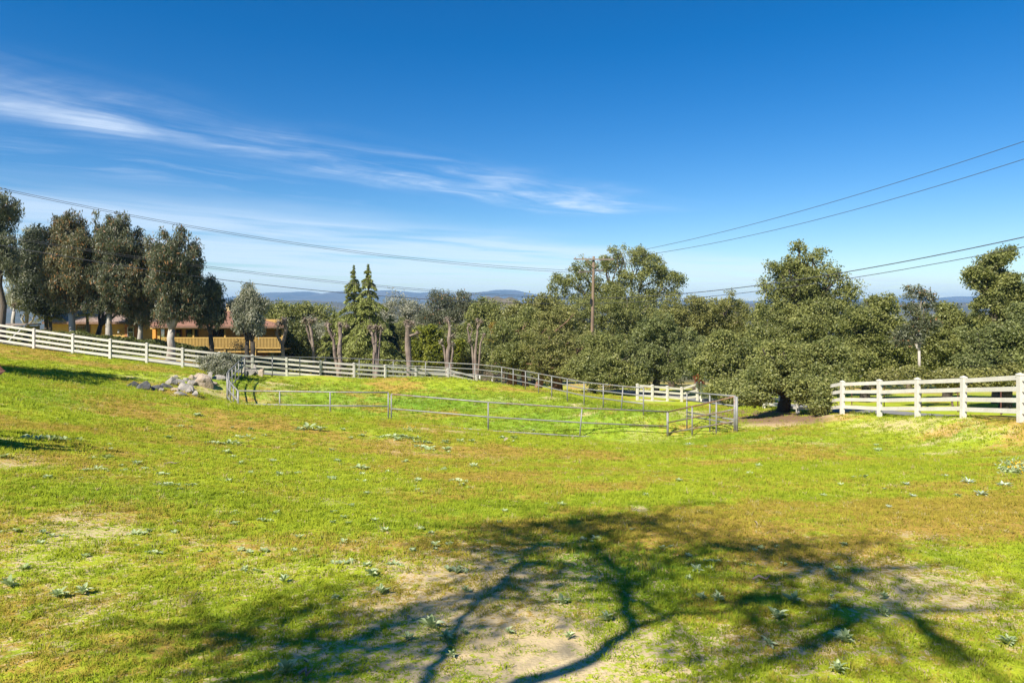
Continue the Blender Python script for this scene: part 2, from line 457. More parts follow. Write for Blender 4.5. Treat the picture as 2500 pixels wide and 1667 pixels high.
M['conifer_d'] = leaf_mat('dark_conifer', (0.025, 0.044, 0.019), (0.069, 0.100, 0.037), (.08, .09, .04), .15, .6)
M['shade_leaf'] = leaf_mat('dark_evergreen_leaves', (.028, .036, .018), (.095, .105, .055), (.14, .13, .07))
M['hedge'] = leaf_mat('hedge_leaves', (0.064, 0.084, 0.023), (0.216, 0.223, 0.064), (.20, .17, .07))
M['dry'] = leaf_mat('dry_twigs', (.13, .095, .06), (.31, .25, .17), (.36, .30, .22), .1, .8)
M['yellow_leaf'] = leaf_mat('yellowing_leaves', (.23, .16, .03), (.42, .30, .05), (.5, .35, .06))
M['red_leaf'] = leaf_mat('red_brown_leaves', (.13, .035, .015), (.30, .09, .03), (.35, .12, .04))
M['palm'] = leaf_mat('palm_fronds', (.14, .14, .02), (.34, .30, .04), (.40, .33, .06))
M['weed'] = leaf_mat('weed_leaves', (.23, .30, .125), (.53, .59, .34), (.36, .38, .23), .25, .6)
M['sage'] = leaf_mat('silver_weed_leaves', (0.288, 0.348, 0.252), (0.552, 0.624, 0.480), (.5, .52, .42), .2, .6)
M['petal'] = leaf_mat('yellow_petals', (.60, .38, .015), (.80, .55, .02), (.8, .5, .03), .3, .6)
M['wall_yellow'] = plain('ochre_stucco', (.50, .335, .115), .9, .12, 1.4, bump=.3, col2=(.44, .285, .09), bscale=40)
M['wall_cream'] = plain('cream_stucco', (.62, .50, .26), .9, .12, 1.4, bump=.3, bscale=40)
M['wood_yellow'] = plain('yellow_painted_wood', (.50, .33, .10), .6, .15, 3)
M['wood_orange'] = plain('orange_post', (.60, .28, .055), .6, .15, 3)
M['trim_brown'] = plain('brown_trim', (.20, .12, .085), .7, .2, 3)
M['trim_terracotta'] = plain('terracotta_trim', (.42, .18, .07), .7, .2, 3)
M['white_frame'] = plain('white_frame', (.72, .71, .68), .5, .06, 3)
M['curtain'] = plain('pale_curtain', (.5, .46, .4), .9, .2, 12, stretch=(6, 1, 1))
def shingle(name, a, b, sx):
    m, t = new_mat(name)
    pos = t.add('ShaderNodeTexCoord').outputs['Object']
    wv_ = t.add('ShaderNodeTexWave', bands_direction='X'); wv_.inputs['Scale'].default_value = sx; wv_.inputs['Distortion'].default_value = .6
    t.l.new(pos, wv_.inputs[0])
    c = t.mix(t.smooth(t.noise(pos, 2.2, 5, .7), .35, .65), a, b)
    c = t.mix(t.math('MULTIPLY', t.noise(pos, 12, 3), .4), c, tuple(x * .5 for x in a))
    b_ = out_bsdf(t, Base_Color=c, Roughness=.85)
    bn = t.add('ShaderNodeBump'); bn.inputs['Strength'].default_value = .6; bn.inputs['Distance'].default_value = .06
    t.l.new(wv_.outputs[1], bn.inputs['Height']); t.l.new(bn.outputs[0], b_.inputs['Normal'])
    return m
M['roof'] = shingle('brown_shingles', (.33, .235, .185), (.24, .17, .135), 1.0)
M['roof_tile'] = shingle('clay_tiles', (.38, .19, .115), (.28, .135, .085), 4.0)
def glass():
    m, t = new_mat('window_glass')
    b = out_bsdf(t, Roughness=.06, Base_Color=(.018, .022, .026, 1)); b.inputs['Specular IOR Level'].default_value = .8
    return m
M['glass'] = glass()
M['black'] = plain('black_paint', (.02, .02, .02), .6, .2, 3)
def mountain_mat():
    m, t = new_mat('mountain_scrub')
    pos = t.add('ShaderNodeNewGeometry').outputs['Position']
    c = t.mix(t.smooth(t.noise(pos, .004, 6, .65), .4, .6), (.045, .06, .05), (.095, .09, .07))
    out_bsdf(t, Base_Color=c, Roughness=1.0)
    return m
M['mountain'] = mountain_mat()
M['rocky_hill'] = plain('rocky_hillside', (.18, .15, .105), 1.0, .4, .06, col2=(.075, .08, .05), fine=.35)

# ------------------------------------------------------------------ ground sheet
def axis(lo, dense_lo, dense_hi, hi, step, g=1.09):
    a = list(np.arange(dense_lo, dense_hi + 1e-6, step))
    s = step; q = a[-1]; up = []
    while q < hi: s *= g; q += s; up.append(q)
    s = step; q = a[0]; dn = []
    while q > lo: s *= g; q -= s; dn.append(q)
    return np.array(dn[::-1] + a + up)
gx = axis(-7000, -21, 21, 7000, .22); gy = axis(-300, 1.5, 46, 7500, .22)
GX, GY = np.meshgrid(gx, gy)
GZ = ground(GX, GY)
nx, ny = len(gx), len(gy)
# where soil, tired brown turf and lush green show: patches measured from the photo, as (u, v, half-width px, half-height px, amount)
SAND = [(1180, 1450, 390, 140, .69), (1250, 1590, 580, 160, .73), (1500, 1440, 180, 60, 0.45), (900, 1530, 180, 80, 0.50), (2230, 1450, 320, 100, .62), (1900, 1580, 360, 80, 0.52), (150, 1300, 200, 45, 0.30), (60, 1560, 150, 70, 0.35),
        (80, 1140, 90, 22, 0.38), (250, 1165, 80, 14, 0.32), (560, 1250, 50, 12, 0.42), (1560, 1241, 30, 10, 0.70), (930, 1197, 26, 9, 0.70), (2260, 1310, 90, 22, 0.42), (1430, 1010, 36, 6, 0.55), (1340, 972, 22, 4, 0.70), (1410, 988, 22, 5, 0.70), (1500, 1025, 60, 4, 0.20),
        (1030, 1046, 50, 5, 0.60), (1110, 1052, 50, 4, 0.50), (620, 990, 70, 6, 0.40), (470, 978, 40, 8, 0.40), (510, 958, 60, 14, 0.55), (440, 948, 40, 12, 0.35), (420, 918, 30, 5, 0.50), (320, 920, 30, 4, 0.50), (690, 938, 40, 3, 0.50), (640, 900, 20, 5, 0.40),
        (1700, 1010, 90, 10, 0.55), (2030, 1057, 20, 5, 0.39), (2000, 1082, 60, 5, 0.50), (2060, 1064, 40, 3, 0.28), (2260, 1085, 40, 5, 0.60), (2280, 1108, 70, 4, 0.60), (2420, 1118, 60, 5, 0.70), (2480, 1115, 50, 6, 0.60), (1870, 1072, 60, 4, 0.50), (2190, 1163, 30, 4, 0.50),
        (860, 1345, 30, 8, 0.50), (900, 1310, 40, 10, 0.40), (960, 1270, 40, 8, 0.30), (2150, 1050, 50, 8, 0.33), (2100, 1040, 60, 8, 0.33), (2200, 1035, 50, 20, 0.36), (2330, 1075, 40, 6, 0.28), (2290, 1020, 60, 6, 0.33), (2400, 1060, 30, 14, 0.19), (2490, 1035, 30, 8, 0.30), (2000, 1030, 60, 10, 0.30), (1900, 1020, 130, 16, 0.85)]
BROWN = [(250, 1130, 300, 60, .5), (80, 1260, 260, 90, .6), (420, 1330, 300, 60, .45), (1000, 1090, 200, 40, .4), (1150, 1130, 300, 35, .5), (600, 1050, 260, 30, .5), (420, 1000, 260, 25, .35), (2300, 1250, 320, 70, .45), (2200, 1420, 420, 120, .5), (1500, 1350, 260, 60, .25), (1900, 1500, 400, 120, .4),
         (1200, 1500, 420, 150, .3), (300, 1500, 400, 120, .35), (1050, 1045, 160, 10, .6), (2250, 1070, 260, 14, .5), (1900, 1045, 120, 14, .4), (2450, 1180, 120, 40, .4), (700, 1200, 300, 40, .35), (860, 912, 200, 5, .3), (200, 880, 260, 16, .4), (2000, 1190, 250, 25, .3), (900, 950, 200, 12, .2)]
LITTER = [(1860, 1016, 130, 20, 1.0), (1960, 1022, 60, 16, .7), (1780, 1005, 60, 14, .6)]
LUSH = [(1000, 985, 480, 36, .95), (1400, 1015, 280, 34, .95), (1500, 1045, 300, 16, .7), (1700, 1075, 160, 22, .6), (620, 955, 60, 20, .7), (560, 1500, 10, 10, 0), (250, 950, 300, 14, .6), (120, 970, 200, 18, .7), (1480, 1370, 150, 75, 1.1), (520, 1590, 330, 80, .3), (1950, 1090, 260, 16, .5), (2380, 1040, 120, 16, .6), (300, 1210, 260, 30, .4), (1300, 1260, 400, 60, .3), (600, 1020, 100, 10, .3)]
def patch_world(L):
    out = []
    for (u, v, ru, rv, a) in L:
        c = G(u, v); t_ = G(u, v - rv, 2.2, 60); b_ = G(u, min(v + rv, 1800), 2.0, 60)
        out.append((c.x, c.y, ru / F * c.y, max(.12, min(abs(t_.y - b_.y) / 2, ru / F * c.y * 3)), a))
    return out
PS, PB, PL, PT = patch_world(SAND), patch_world(BROWN), patch_world(LUSH), patch_world(LITTER)
def patches(L, x, y):
    o = np.zeros_like(x)
    for (cx, cy, rx, ry, a) in L:
        d2 = ((x - cx) / rx) ** 2 + ((y - cy) / ry) ** 2
        o = np.maximum(o, a * np.exp(-d2 * .8))
    return o
def masks(x, y):
    d = np.hypot(x, y)
    nz = fbm(x / 1.3 + 3, y / 1.3, 4)
    sand = patches(PS, x, y) + .30 * sstep(fbm(x / 3.1 - 8, y / 3.1, 4), .58, .75) + .06
    # cut bank under the right-hand fence
    fx = np.interp(y, [18, 20, 30, 40], [14.4, 14.9, 14.2, 14.2])
    bank = np.exp(-((x - fx + .4) / .95) ** 2) * sstep(y, 12, 18) * (1 - sstep(y, 40, 46))
    sand = sand + .19 * bank
    lush0 = patches(PL, x, y)
    brown = .72 * patches(PB, x, y) * (.7 + .9 * nz) + .05 + .62 * (sstep(fbm(x / 4.2 + 30, y / 2.6, 4), .45, .68)) * (1 - .6 * lush0)
    lush = patches(PL, x, y) * (.6 + .8 * nz)
    under = sstep(y, 44, 60) * sstep(x, 2, 8)
    sand = sand + .3 * under
    brown = brown + .3 * sstep(y, 55, 70)
    return sand, brown, lush
sx_, bx_, lx_ = masks(GX, GY)
farm = sstep(np.hypot(GX, GY), 70, 140)
idx = np.arange(nx * ny).reshape(ny, nx)
Q = np.stack([idx[:-1, :-1], idx[:-1, 1:], idx[1:, 1:], idx[1:, :-1]], -1).reshape(-1, 4)
gme = numpy_mesh('ground', np.stack([GX, GY, GZ], -1).reshape(-1, 3), Q, M['pasture'],
                 dict(litter=patches(PT, GX, GY).ravel(), sand=sx_.ravel(), brown=bx_.ravel(), lush=lx_.ravel(), far=farm.ravel()), smooth=True)
tag(meshobj('ground', gme), kind='structure')

# driveway: winds behind the left fence, past the oaks and up behind the right-hand fence
def smooth_path(P, n):
    P = np.array(P, float); k = len(P)
    t = np.linspace(0, k - 1, n); i = np.clip(np.floor(t).astype(int), 0, k - 2); f = (t - i)[:, None]
    p0, p1, p2, p3 = P[np.clip(i - 1, 0, k - 1)], P[i], P[i + 1], P[np.clip(i + 2, 0, k - 1)]
    return .5 * (2 * p1 + (p2 - p0) * f + (2 * p0 - 5 * p1 + 4 * p2 - p3) * f ** 2 + (3 * p1 - p0 - 3 * p2 + p3) * f ** 3)
rp = smooth_path([(-75, 49), (-50, 48.6), (-36, 48.7), (-25, 49.3), (-16, 52.5), (-7, 58), (0, 62), (6, 61), (11, 56.5), (15.5, 49), (17.6, 40), (18.0, 30), (18.1, 20), (18.6, 8), (19, -12)], 260)
tan = np.gradient(rp, axis=0); tan /= np.linalg.norm(tan, axis=1)[:, None]; nor = np.stack([-tan[:, 1], tan[:, 0]], 1)
cols = []
for k in (-1, -.5, 0, .5, 1):
    q = rp + nor * k * 1.75
    cols.append(np.column_stack([q, ground(q[:, 0], q[:, 1]) + .05 - .02 * abs(k)]))
Vd = np.stack(cols, 1).reshape(-1, 3)
ii = np.arange(260 * 5).reshape(260, 5)
Qd = np.stack([ii[:-1, :-1], ii[1:, :-1], ii[1:, 1:], ii[:-1, 1:]], -1).reshape(-1, 4)
tag(meshobj('driveway', numpy_mesh('driveway', Vd, Qd[:, ::-1], M['asphalt'], smooth=True)), kind='structure')

# far mountains: two real ridges and a rocky knoll
def ridge(name, prof, dist, depth, base, mat, nz):
    us = np.linspace(-1500, 4000, 420)
    tops = np.interp(us, [p[0] for p in prof], [p[1] for p in prof])
    rows = []
    for k in np.linspace(0, 1, 26):
        prof_k = math.sin(math.pi * min(k, 1) * .5) if k < .62 else math.sin(math.pi * .5 * .62) + (k - .62) * .1
        rows.append((dist + (k - .62) * depth, prof_k))
    V = []
    pk = max(r_[1] for r_ in rows)
    for (d, h) in rows:
        x = (us - U0) / F * dist
        ztop = CZ + (V0 - tops) / F * dist
        n_ = (fbm(x / nz, np.full_like(x, d) / nz, 5) - .5)
        z = base + (ztop - base) * (h / pk) + n_ * (ztop - base) * .38 * (h / pk) ** .5
        V.append(np.column_stack([x, np.full_like(x, d), z]))
    V = np.stack(V, 0); a, b = V.shape[:2]
    ii = np.arange(a * b).reshape(a, b)
    Q = np.stack([ii[:-1, :-1], ii[:-1, 1:], ii[1:, 1:], ii[1:, :-1]], -1).reshape(-1, 4)
    return tag(meshobj(name, numpy_mesh(name, V.reshape(-1, 3), Q, mat, smooth=True)), kind='structure')
ridge('mountains', [(-1500, 718), (0, 722), (500, 735), (640, 717), (730, 714), (770, 720), (830, 711), (950, 711), (1010, 715), (1060, 711), (1130, 718), (1200, 708), (1260, 709), (1330, 722), (1500, 728), (1900, 735), (2210, 727), (2290, 730), (2340, 725), (2500, 722), (4000, 718)],
      5200, 2600, -30, M['mountain'], 520)
ridge('wooded_hills', [(-1500, 735), (400, 738), (640, 735), (740, 738), (820, 741), (900, 743), (1100, 744), (1300, 742), (1700, 742), (2300, 741), (4000, 735)], 1500, 900, -28, M['mountain'], 160)
# rocky knoll in the middle distance
def knoll():
    us = np.linspace(1080, 1420, 90); ks = np.linspace(0, 1, 24); V = []
    for k in ks:
        d = 420 + k * 120
        x = (us - U0) / F * 470
        prof = np.interp(us, [1080, 1130, 1170, 1215, 1260, 1300, 1350, 1420], [770, 748, 732, 727, 735, 746, 758, 770])
        zt = CZ + (V0 - prof) / F * 470
        z = -26 + (zt + 26) * math.sin(math.pi * k) ** .7 + (fbm(x / 9, np.full_like(x, d) / 9, 5) - .5) * 7
        V.append(np.column_stack([x, np.full_like(x, d), z]))
    V = np.stack(V, 0); a, b = V.shape[:2]; ii = np.arange(a * b).reshape(a, b)
    Q = np.stack([ii[:-1, :-1], ii[:-1, 1:], ii[1:, 1:], ii[1:, :-1]], -1).reshape(-1, 4)
    tag(meshobj('rocky_hill', numpy_mesh('rocky_hill', V.reshape(-1, 3), Q, M['rocky_hill'])), kind='structure')
knoll()

# ------------------------------------------------------------------ foliage
def unit(a): return a / np.maximum(np.linalg.norm(a, axis=-1, keepdims=True), 1e-9)
def leaves_mesh(name, C, N, T, L, Wd, tint, mat, tri=False):
    """one rhombic leaf per row: centre, facing, lengthwise direction, length, width"""
    T = unit(T - N * (T * N).sum(1, keepdims=True)); B = np.cross(N, T)
    L = np.asarray(L).reshape(-1, 1); Wd = np.asarray(Wd).reshape(-1, 1)
    a = C - T * L * .5; c = C + T * L * .5; b = C + B * Wd * .5 - T * L * .06; d = C - B * Wd * .5 - T * L * .06
    V = np.stack([a, b, c, d], 1).reshape(-1, 3)
    Qf = np.arange(len(C) * 4).reshape(-1, 4)
    return numpy_mesh(name, V, Qf, mat, dict(tint=np.repeat(tint, 4)))
def crown_points(lobes, n, r, per=34, clump=.36, shell=.62, lump=.22, sub=11, tall=1.0):
    """boughs on each lobe, leaf clumps on each bough"""
    lobes = np.array(lobes, float)
    subs = []
    for l in lobes:
        R_ = float((l[3] * l[4] * l[5]) ** (1 / 3.))
        k = max(5, int(sub * min(2.2, (R_ / 1.4) ** 1.2)))
        d = unit(r.normal(size=(k, 3)) + np.array([0, -.15, .18]))
        pos = l[:3] + d * l[3:6] * r.uniform(.45, .92, (k, 1))
        rs = R_ * r.uniform(.20, .44, k) * (1.15 if R_ < 1 else 1)
        subs.append(np.column_stack([pos, rs * r.uniform(.9, 1.3, k), rs * r.uniform(.9, 1.3, k), rs * r.uniform(.7, 1.05, k) * tall]))
        subs.append(np.array([[l[0], l[1], l[2] - l[5] * .1, l[3] * .62, l[4] * .62, l[5] * .62]]))
    S = np.concatenate(subs)
    vol = (S[:, 3] * S[:, 4] * S[:, 5]) ** (2 / 3.)
    nc = max(8, n // per)
    li = r.choice(len(S), nc, p=vol / vol.sum())
    d = unit(r.normal(size=(nc, 3)) + np.array([0, 0, .25]))
    rad = shell + (1 - shell) * r.random(nc) ** .6
    rad *= 1 + lump * (r.random(nc) - .5)
    c = S[li, :3] + d * rad[:, None] * S[li, 3:6]
    out = unit(d / S[li, 3:6])
    reps = np.maximum(3, r.poisson(per, nc))
    k = np.repeat(np.arange(nc), reps)
    cs = clump * 1.35 * (.55 + .75 * r.random(nc))
    m_ = len(k)
    C = c[k] + unit(r.normal(size=(m_, 3))) * (r.random((m_, 1)) ** .45) * cs[k][:, None] * np.array([1, 1, .8 * tall])
    st = r.random(len(S))[li]; ct = r.random(nc)
    tint = np.clip(.46 + .34 * (st[k] - .5) + .30 * (ct[k] - .5) + .45 * (r.random(m_) - .5), 0, .92)
    tint[r.random(m_) < .03] = 1
    return C, out[k], tint
def crown(name, lobes, n, mat, seed, leaf=.15, wide=.55, hang=0.0, per=34, clump=.36, shell=.62, odd=.03, lump=.22, up=.25, sub=11, tall=1.0):
    r = np.random.default_rng(seed)
    C, out, tint = crown_points(lobes, n, r, per, clump, shell, lump, sub, tall)
    m_ = len(C)
    N = unit(out * .55 + r.normal(size=(m_, 3)) * .75 + np.array([0, 0, up]))
    T = unit(r.normal(size=(m_, 3)) * (1 - .6 * hang) + np.array([0, 0, -1.6 * hang]))
    if hang: N = unit(out * .5 + r.normal(size=(m_, 3)) * np.array([1, 1, .35]))
    s = leaf * (.65 + .7 * r.random(m_))
    if odd > .03: tint[r.random(m_) < odd] = 1
    return leaves_mesh(name, C, N, T, s, s * wide, tint, mat)
def trunk_mesh(name, paths, mat, sides=8):
    mb = MB()
    for pts, rad in paths: mb.tube(pts, rad, sides, jitter=.18)
    return mb.mesh(name, mat, True)
def bend(p0, p1, k, wob, r):
    p0, p1 = Vector(p0), Vector(p1); L = (p1 - p0).length
    out = []
    for i in range(k + 1):
        t = i / k
        p = p0.lerp(p1, t)
        if 0 < i < k: p += Vector((r.uniform(-1, 1), r.uniform(-1, 1), r.uniform(-.4, .4))) * wob * L
        out.append(p)
    return out
_seed = [100]
def widen(L, k): return [(u + random.uniform(-4, 4), v + random.uniform(-5, 5), ru * k, rv, dy + random.uniform(-.5, .5)) for (u, v, ru, rv, dy) in L]
def tree(name, label, base, lobes_px, Y, n, leafmat, barkmat, tr=.22, leaf=.15, wide=.55, hang=0., fork=.35, per=34, clump=.36, shell=.62, odd=.03, lump=.22, group=None, trunks=None, limbs=True, up=.25, cat='tree', sub=11, tall=1.0):
    """base: (u, Y) of the foot or world (x, y); lobes_px: (u, v, half-width px, half-height px, depth offset m)"""
    _seed[0] += 1
    r = random.Random(_seed[0])
    bx, by = (base[0] - U0) / F * base[1], base[1]
    bz = gz(bx, by)
    root = empty(name, (bx, by, bz), label, cat, group)
    lobes = []
    for (u, v, ru, rv, dy) in (widen(lobes_px, 1.2) if name == 'gum_tree' else lobes_px):
        yy = Y + dy; p = W(u, v, yy)
        rx = ru / F * yy; rz = rv / F * yy
        lobes.append((p.x - bx, p.y - by, p.z - bz, rx, max(min(rx, rz * 1.3), rx * .75), rz))
    paths = []
    feet = trunks or [(0, 0)]
    top = max(l[2] for l in lobes)
    for (ox, oy) in feet:
        cx = sum(l[0] for l in lobes) / len(lobes); cy = sum(l[1] for l in lobes) / len(lobes)
        fz = max(.8, top * fork)
        fk = Vector((ox + (cx - ox) * .25, oy + (cy - oy) * .25, fz))
        pts = bend((ox, oy, -.25), fk, 4, .03, r)
        paths.append((pts, [tr * 1.35, tr * 1.05, tr * .95, tr * .88, tr * .8]))
        if limbs:
            for l in sorted(lobes, key=lambda q: -q[2])[:7]:
                e = Vector(l[:3]) + Vector((r.uniform(-.3, .3), r.uniform(-.3, .3), .3)) * l[3]
                q = bend(fk, e, 5, .07, r)
                paths.append((q, [tr * .62, tr * .5, tr * .38, tr * .28, tr * .18, tr * .08]))
                for _ in range(3):
                    e2 = Vector(l[:3]) + Vector((r.uniform(-.8, .8) * l[3], r.uniform(-.8, .8) * l[4], r.uniform(-.5, .8) * l[5]))
                    paths.append((bend(q[3], e2, 3, .08, r), [tr * .26, tr * .2, tr * .13, tr * .05]))
    meshobj('trunk', trunk_mesh('trunk', paths, M[barkmat]), root)
    cm = crown('crown', lobes, n, M[leafmat], _seed[0], leaf, wide, hang, per, clump, shell, odd, lump, up, sub, tall)
    tag(meshobj('crown', cm, root), kind='stuff')
    return root
def copy_tree(root, x, y, rz, s, label):
    o = root.copy(); COL.objects.link(o); o.location = (x, y, gz(x, y)); o.rotation_euler = (0, 0, rz); o.scale = (s, s, s)
    o['label'] = label
    for ch in root.children:
        c = ch.copy(); COL.objects.link(c); c.parent = o
    return o

# -- gum trees behind the left fence (narrow hanging leaves, pale trunks)
gum = dict(leaf=.25, wide=.24, hang=.7, per=26, clump=.26, shell=.45, tall=1.6, sub=20, lump=.5, group='gum trees along the driveway hedge')
tree('gum_tree', 'tall gum tree cut by the left edge of the photo, dark forked trunk', (6, 50), [(-15, 530, 48, 52, 0), (8, 610, 36, 55, 0), (-30, 600, 50, 70, 1), (15, 660, 22, 35, -.5)], 50, 24000, 'gum', 'bark', .22, fork=.62, **gum)
tree('gum_tree', 'broad russet-topped gum tree, second tall one from the left, pale scarred trunk', (176, 52.5), [(148, 552, 13, 28, 0), (168, 545, 9, 22, 0), (178, 580, 34, 42, 0), (136, 600, 26, 40, .5), (206, 566, 11, 28, 0), (195, 620, 36, 44, -.5), (150, 650, 40, 44, 0), (195, 680, 38, 40, -.5), (150, 705, 38, 38, 0), (185, 735, 33, 28, 0), (160, 748, 20, 12, 0)], 52.5, 50000, 'gum_r', 'bark_pale', .26, odd=.10, fork=.30, **gum)
tree('gum_tree', 'tallest gum tree with split pointed top and pale trunk before the shingled roof', (265, 52.5), [(262, 540, 13, 34, 0), (280, 545, 9, 34, 0), (307, 556, 13, 36, 0), (237, 555, 11, 34, 0), (275, 605, 44, 45, 0), (255, 665, 44, 55, 0), (290, 690, 38, 55, -.5), (262, 742, 36, 34, 0), (285, 756, 24, 16, 0)], 52.5, 44000, 'gum', 'bark_pale', .25, odd=.05, fork=.30, **gum)
tree('gum_tree', 'greyish gum tree with ragged low crown between the tallest and the widest gum', (343, 53), [(340, 588, 10, 30, 0), (366, 612, 14, 34, 0), (330, 622, 16, 30, 0), (345, 650, 34, 40, 0), (350, 700, 42, 48, -.3), (330, 745, 34, 38, 0), (360, 765, 28, 34, 0), (330, 764, 22, 18, 0)], 53, 34000, 'gum_r', 'bark_pale', .20, odd=.06, fork=.30, **gum)
tree('gum_tree', 'wide gum tree with thick pale forked trunk in front of the yellow deck', (415, 51.5), [(400, 600, 13, 36, 0), (422, 592, 10, 30, 0), (448, 594, 13, 36, 0), (468, 622, 14, 40, 0), (478, 660, 14, 34, 0), (425, 650, 44, 44, 0), (410, 710, 42, 46, -.4), (450, 720, 38, 44, 0), (415, 764, 34, 26, 0), (450, 758, 28, 24, 0), (388, 640, 20, 40, 0)], 51.5, 44000, 'gum', 'bark_pale', .32, odd=.06, fork=.26, **gum)
tree('small_gum_tree', 'small grey-green gum tree with dark forked trunk left of the bare shrub', (515, 53), [(512, 715, 22, 32, 0), (490, 745, 26, 30, 0), (530, 750, 22, 30, 0), (508, 778, 38, 24, 0)], 53, 19000, 'gum', 'bark_dark', .20, fork=.42, **gum)
tree('small_gum_tree', 'small silvery gum tree with two dark stems over the deck end', (608, 53.5), [(605, 725, 26, 32, 0), (630, 745, 24, 32, 0), (585, 755, 24, 32, 0), (608, 785, 46, 28, 0)], 53.5, 19000, 'grey_leaf', 'bark_dark', .20, fork=.40, trunks=[(-.18, 0), (.28, .1)], **gum)
tree('willowy_tree', 'pale willowy tree behind the gums at the far left', (60, 64), [(75, 650, 40, 60, 0), (50, 710, 38, 60, 0), (105, 720, 42, 62, 0), (90, 590, 28, 34, 0)], 64, 30000, 'grey_leaf', 'bark_pale', .18, leaf=.3, wide=.25, hang=.7, clump=.5, fork=.2)
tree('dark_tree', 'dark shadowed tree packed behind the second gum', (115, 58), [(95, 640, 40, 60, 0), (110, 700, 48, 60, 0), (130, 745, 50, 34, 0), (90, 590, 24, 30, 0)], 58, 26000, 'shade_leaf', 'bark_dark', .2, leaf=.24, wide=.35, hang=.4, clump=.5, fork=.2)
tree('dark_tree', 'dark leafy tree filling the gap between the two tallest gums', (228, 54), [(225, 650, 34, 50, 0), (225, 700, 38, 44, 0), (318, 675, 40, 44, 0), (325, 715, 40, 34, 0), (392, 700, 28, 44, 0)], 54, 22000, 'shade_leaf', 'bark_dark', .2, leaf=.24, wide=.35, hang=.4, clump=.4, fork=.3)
tree('pollard_stub', 'short cut-back pale trunk with bare stubs beside the far-left gum', (34, 57), [(35, 745, 6, 6, 0)], 57, 200, 'dry', 'bark_pale', .15, leaf=.1, clump=.12, fork=.85)

# -- woodland behind the paddock: middle
ev = dict(leaf=.26, wide=.6, clump=.55, per=30)
BGG = 'oaks and shrubs beyond the driveway'
tree('oak_tree', 'dark green oak right of the house roof with a flat rounded top', (690, 88), [(650, 795, 44, 48, 0), (700, 772, 54, 36, 0), (758, 768, 50, 34, 0), (798, 785, 34, 34, 0), (700, 815, 66, 44, 0), (785, 815, 40, 44, 0)], 88, 30000, 'oak', 'bark', .3, **ev)
tree('citrus_tree', 'glossy dark leafy tree standing right of the yellow deck corner', (722, 66), [(720, 815, 36, 40, 0), (745, 840, 34, 34, 0), (705, 855, 34, 30, 0), (740, 870, 34, 26, 0)], 66, 16000, 'hedge', 'bark_dark', .16, leaf=.2, wide=.6, clump=.4)
tree('olive_tree', 'grey-green hazy shrub tree behind the forked pollard', (795, 72), [(795, 810, 34, 40, 0), (775, 850, 34, 34, 0), (812, 855, 30, 34, 0)], 72, 14000, 'grey_leaf', 'bark', .14, leaf=.2, wide=.4, clump=.45)
tree('grey_tree', 'grey thinly leaved tree right of the tall conifers', (985, 95), [(965, 765, 45, 45, 0), (1015, 760, 45, 40, 0), (945, 800, 45, 40, 0), (1010, 800, 55, 40, 0)], 95, 17000, 'grey_leaf', 'bark_pale', .22, leaf=.28, wide=.35, clump=.7, shell=.3)
tree('gum_tree', 'airy gum with white limbs rising behind the pollards near the rocky hill', (1110, 90), [(1075, 735, 32, 26, 0), (1115, 730, 38, 24, 0), (1135, 760, 30, 34, 0), (1090, 770, 46, 34, 0), (1060, 790, 40, 34, 0)], 90, 16000, 'gum', 'bark_pale', .24, leaf=.30, wide=.3, hang=.4, clump=.7, shell=.3, group=BGG)
tree('citrus_tree', 'bright yellow-green citrus tree between the bare pollards', (1050, 66), [(1050, 815, 34, 32, 0), (1075, 845, 42, 40, 0), (1020, 855, 36, 40, 0), (1055, 880, 56, 30, 0), (1110, 860, 26, 40, 0)], 66, 24000, 'citrus', 'bark_dark', .14, leaf=.22, wide=.55, clump=.4)
tree('oak_tree', 'round-topped oak just left of the rocky hill', (1185, 84), [(1185, 755, 36, 34, 0), (1165, 790, 44, 44, 0), (1215, 790, 48, 44, 0), (1180, 840, 66, 44, 0)], 84, 22000, 'oak', 'bark', .26, group=BGG, **ev)
tree('oak_tree', 'olive shrubby oak below the skyline left of the utility pole', (1300, 82), [(1300, 770, 52, 44, 0), (1255, 790, 46, 40, 0), (1350, 750, 46, 44, 0), (1320, 820, 70, 50, 0)], 82, 22000, 'oak_y', 'bark', .26, group=BGG, **ev)
tree('slender_tree', 'thin yellowing upright sapling left of the first big oak', (1203, 64), [(1203, 800, 8, 20, 0), (1198, 830, 8, 16, 0)], 64, 900, 'yellow_leaf', 'bark_pale', .07, leaf=.16, wide=.4, clump=.2, fork=.5)
tree('leafy_shrub', 'dull green shrub mass behind the candelabra pollard', (1150, 70), [(1140, 860, 46, 40, 0), (1185, 850, 36, 50, 0), (1150, 895, 50, 28, 0)], 70, 15000, 'oak_d', 'bark', .12, leaf=.22, wide=.5, clump=.5, cat='shrub')

# -- the belt of oaks on the right
oak = dict(leaf=.15, wide=.62, clump=.30, per=30, sub=15)
OG = 'live oaks along the driveway'
tree('oak_tree', 'leftmost live oak of the big belt, over the reddish trunks', (1250, 60), [(1235, 830, 45, 50, 0), (1285, 800, 55, 50, 1), (1215, 885, 40, 34, -1), (1270, 870, 55, 40, -1), (1300, 835, 50, 50, 0)], 60, 38000, 'oak', 'bark_red', .30, fork=.3, trunks=[(-.3, 0), (.1, .2), (1.2, -.3)], group=OG, **oak)
tree('oak_tree', 'live oak directly in front of the utility pole foot', (1352, 57), [(1365, 800, 70, 50, 3), (1340, 850, 62, 50, 0), (1400, 865, 70, 44, 0), (1320, 890, 46, 38, -1), (1390, 905, 60, 34, -1), (1440, 840, 50, 30, 0)], 57, 44000, 'oak_y', 'bark_red', .34, fork=.3, trunks=[(-1.4, 0), (0, 0), (.4, .3)], group=OG, **oak)
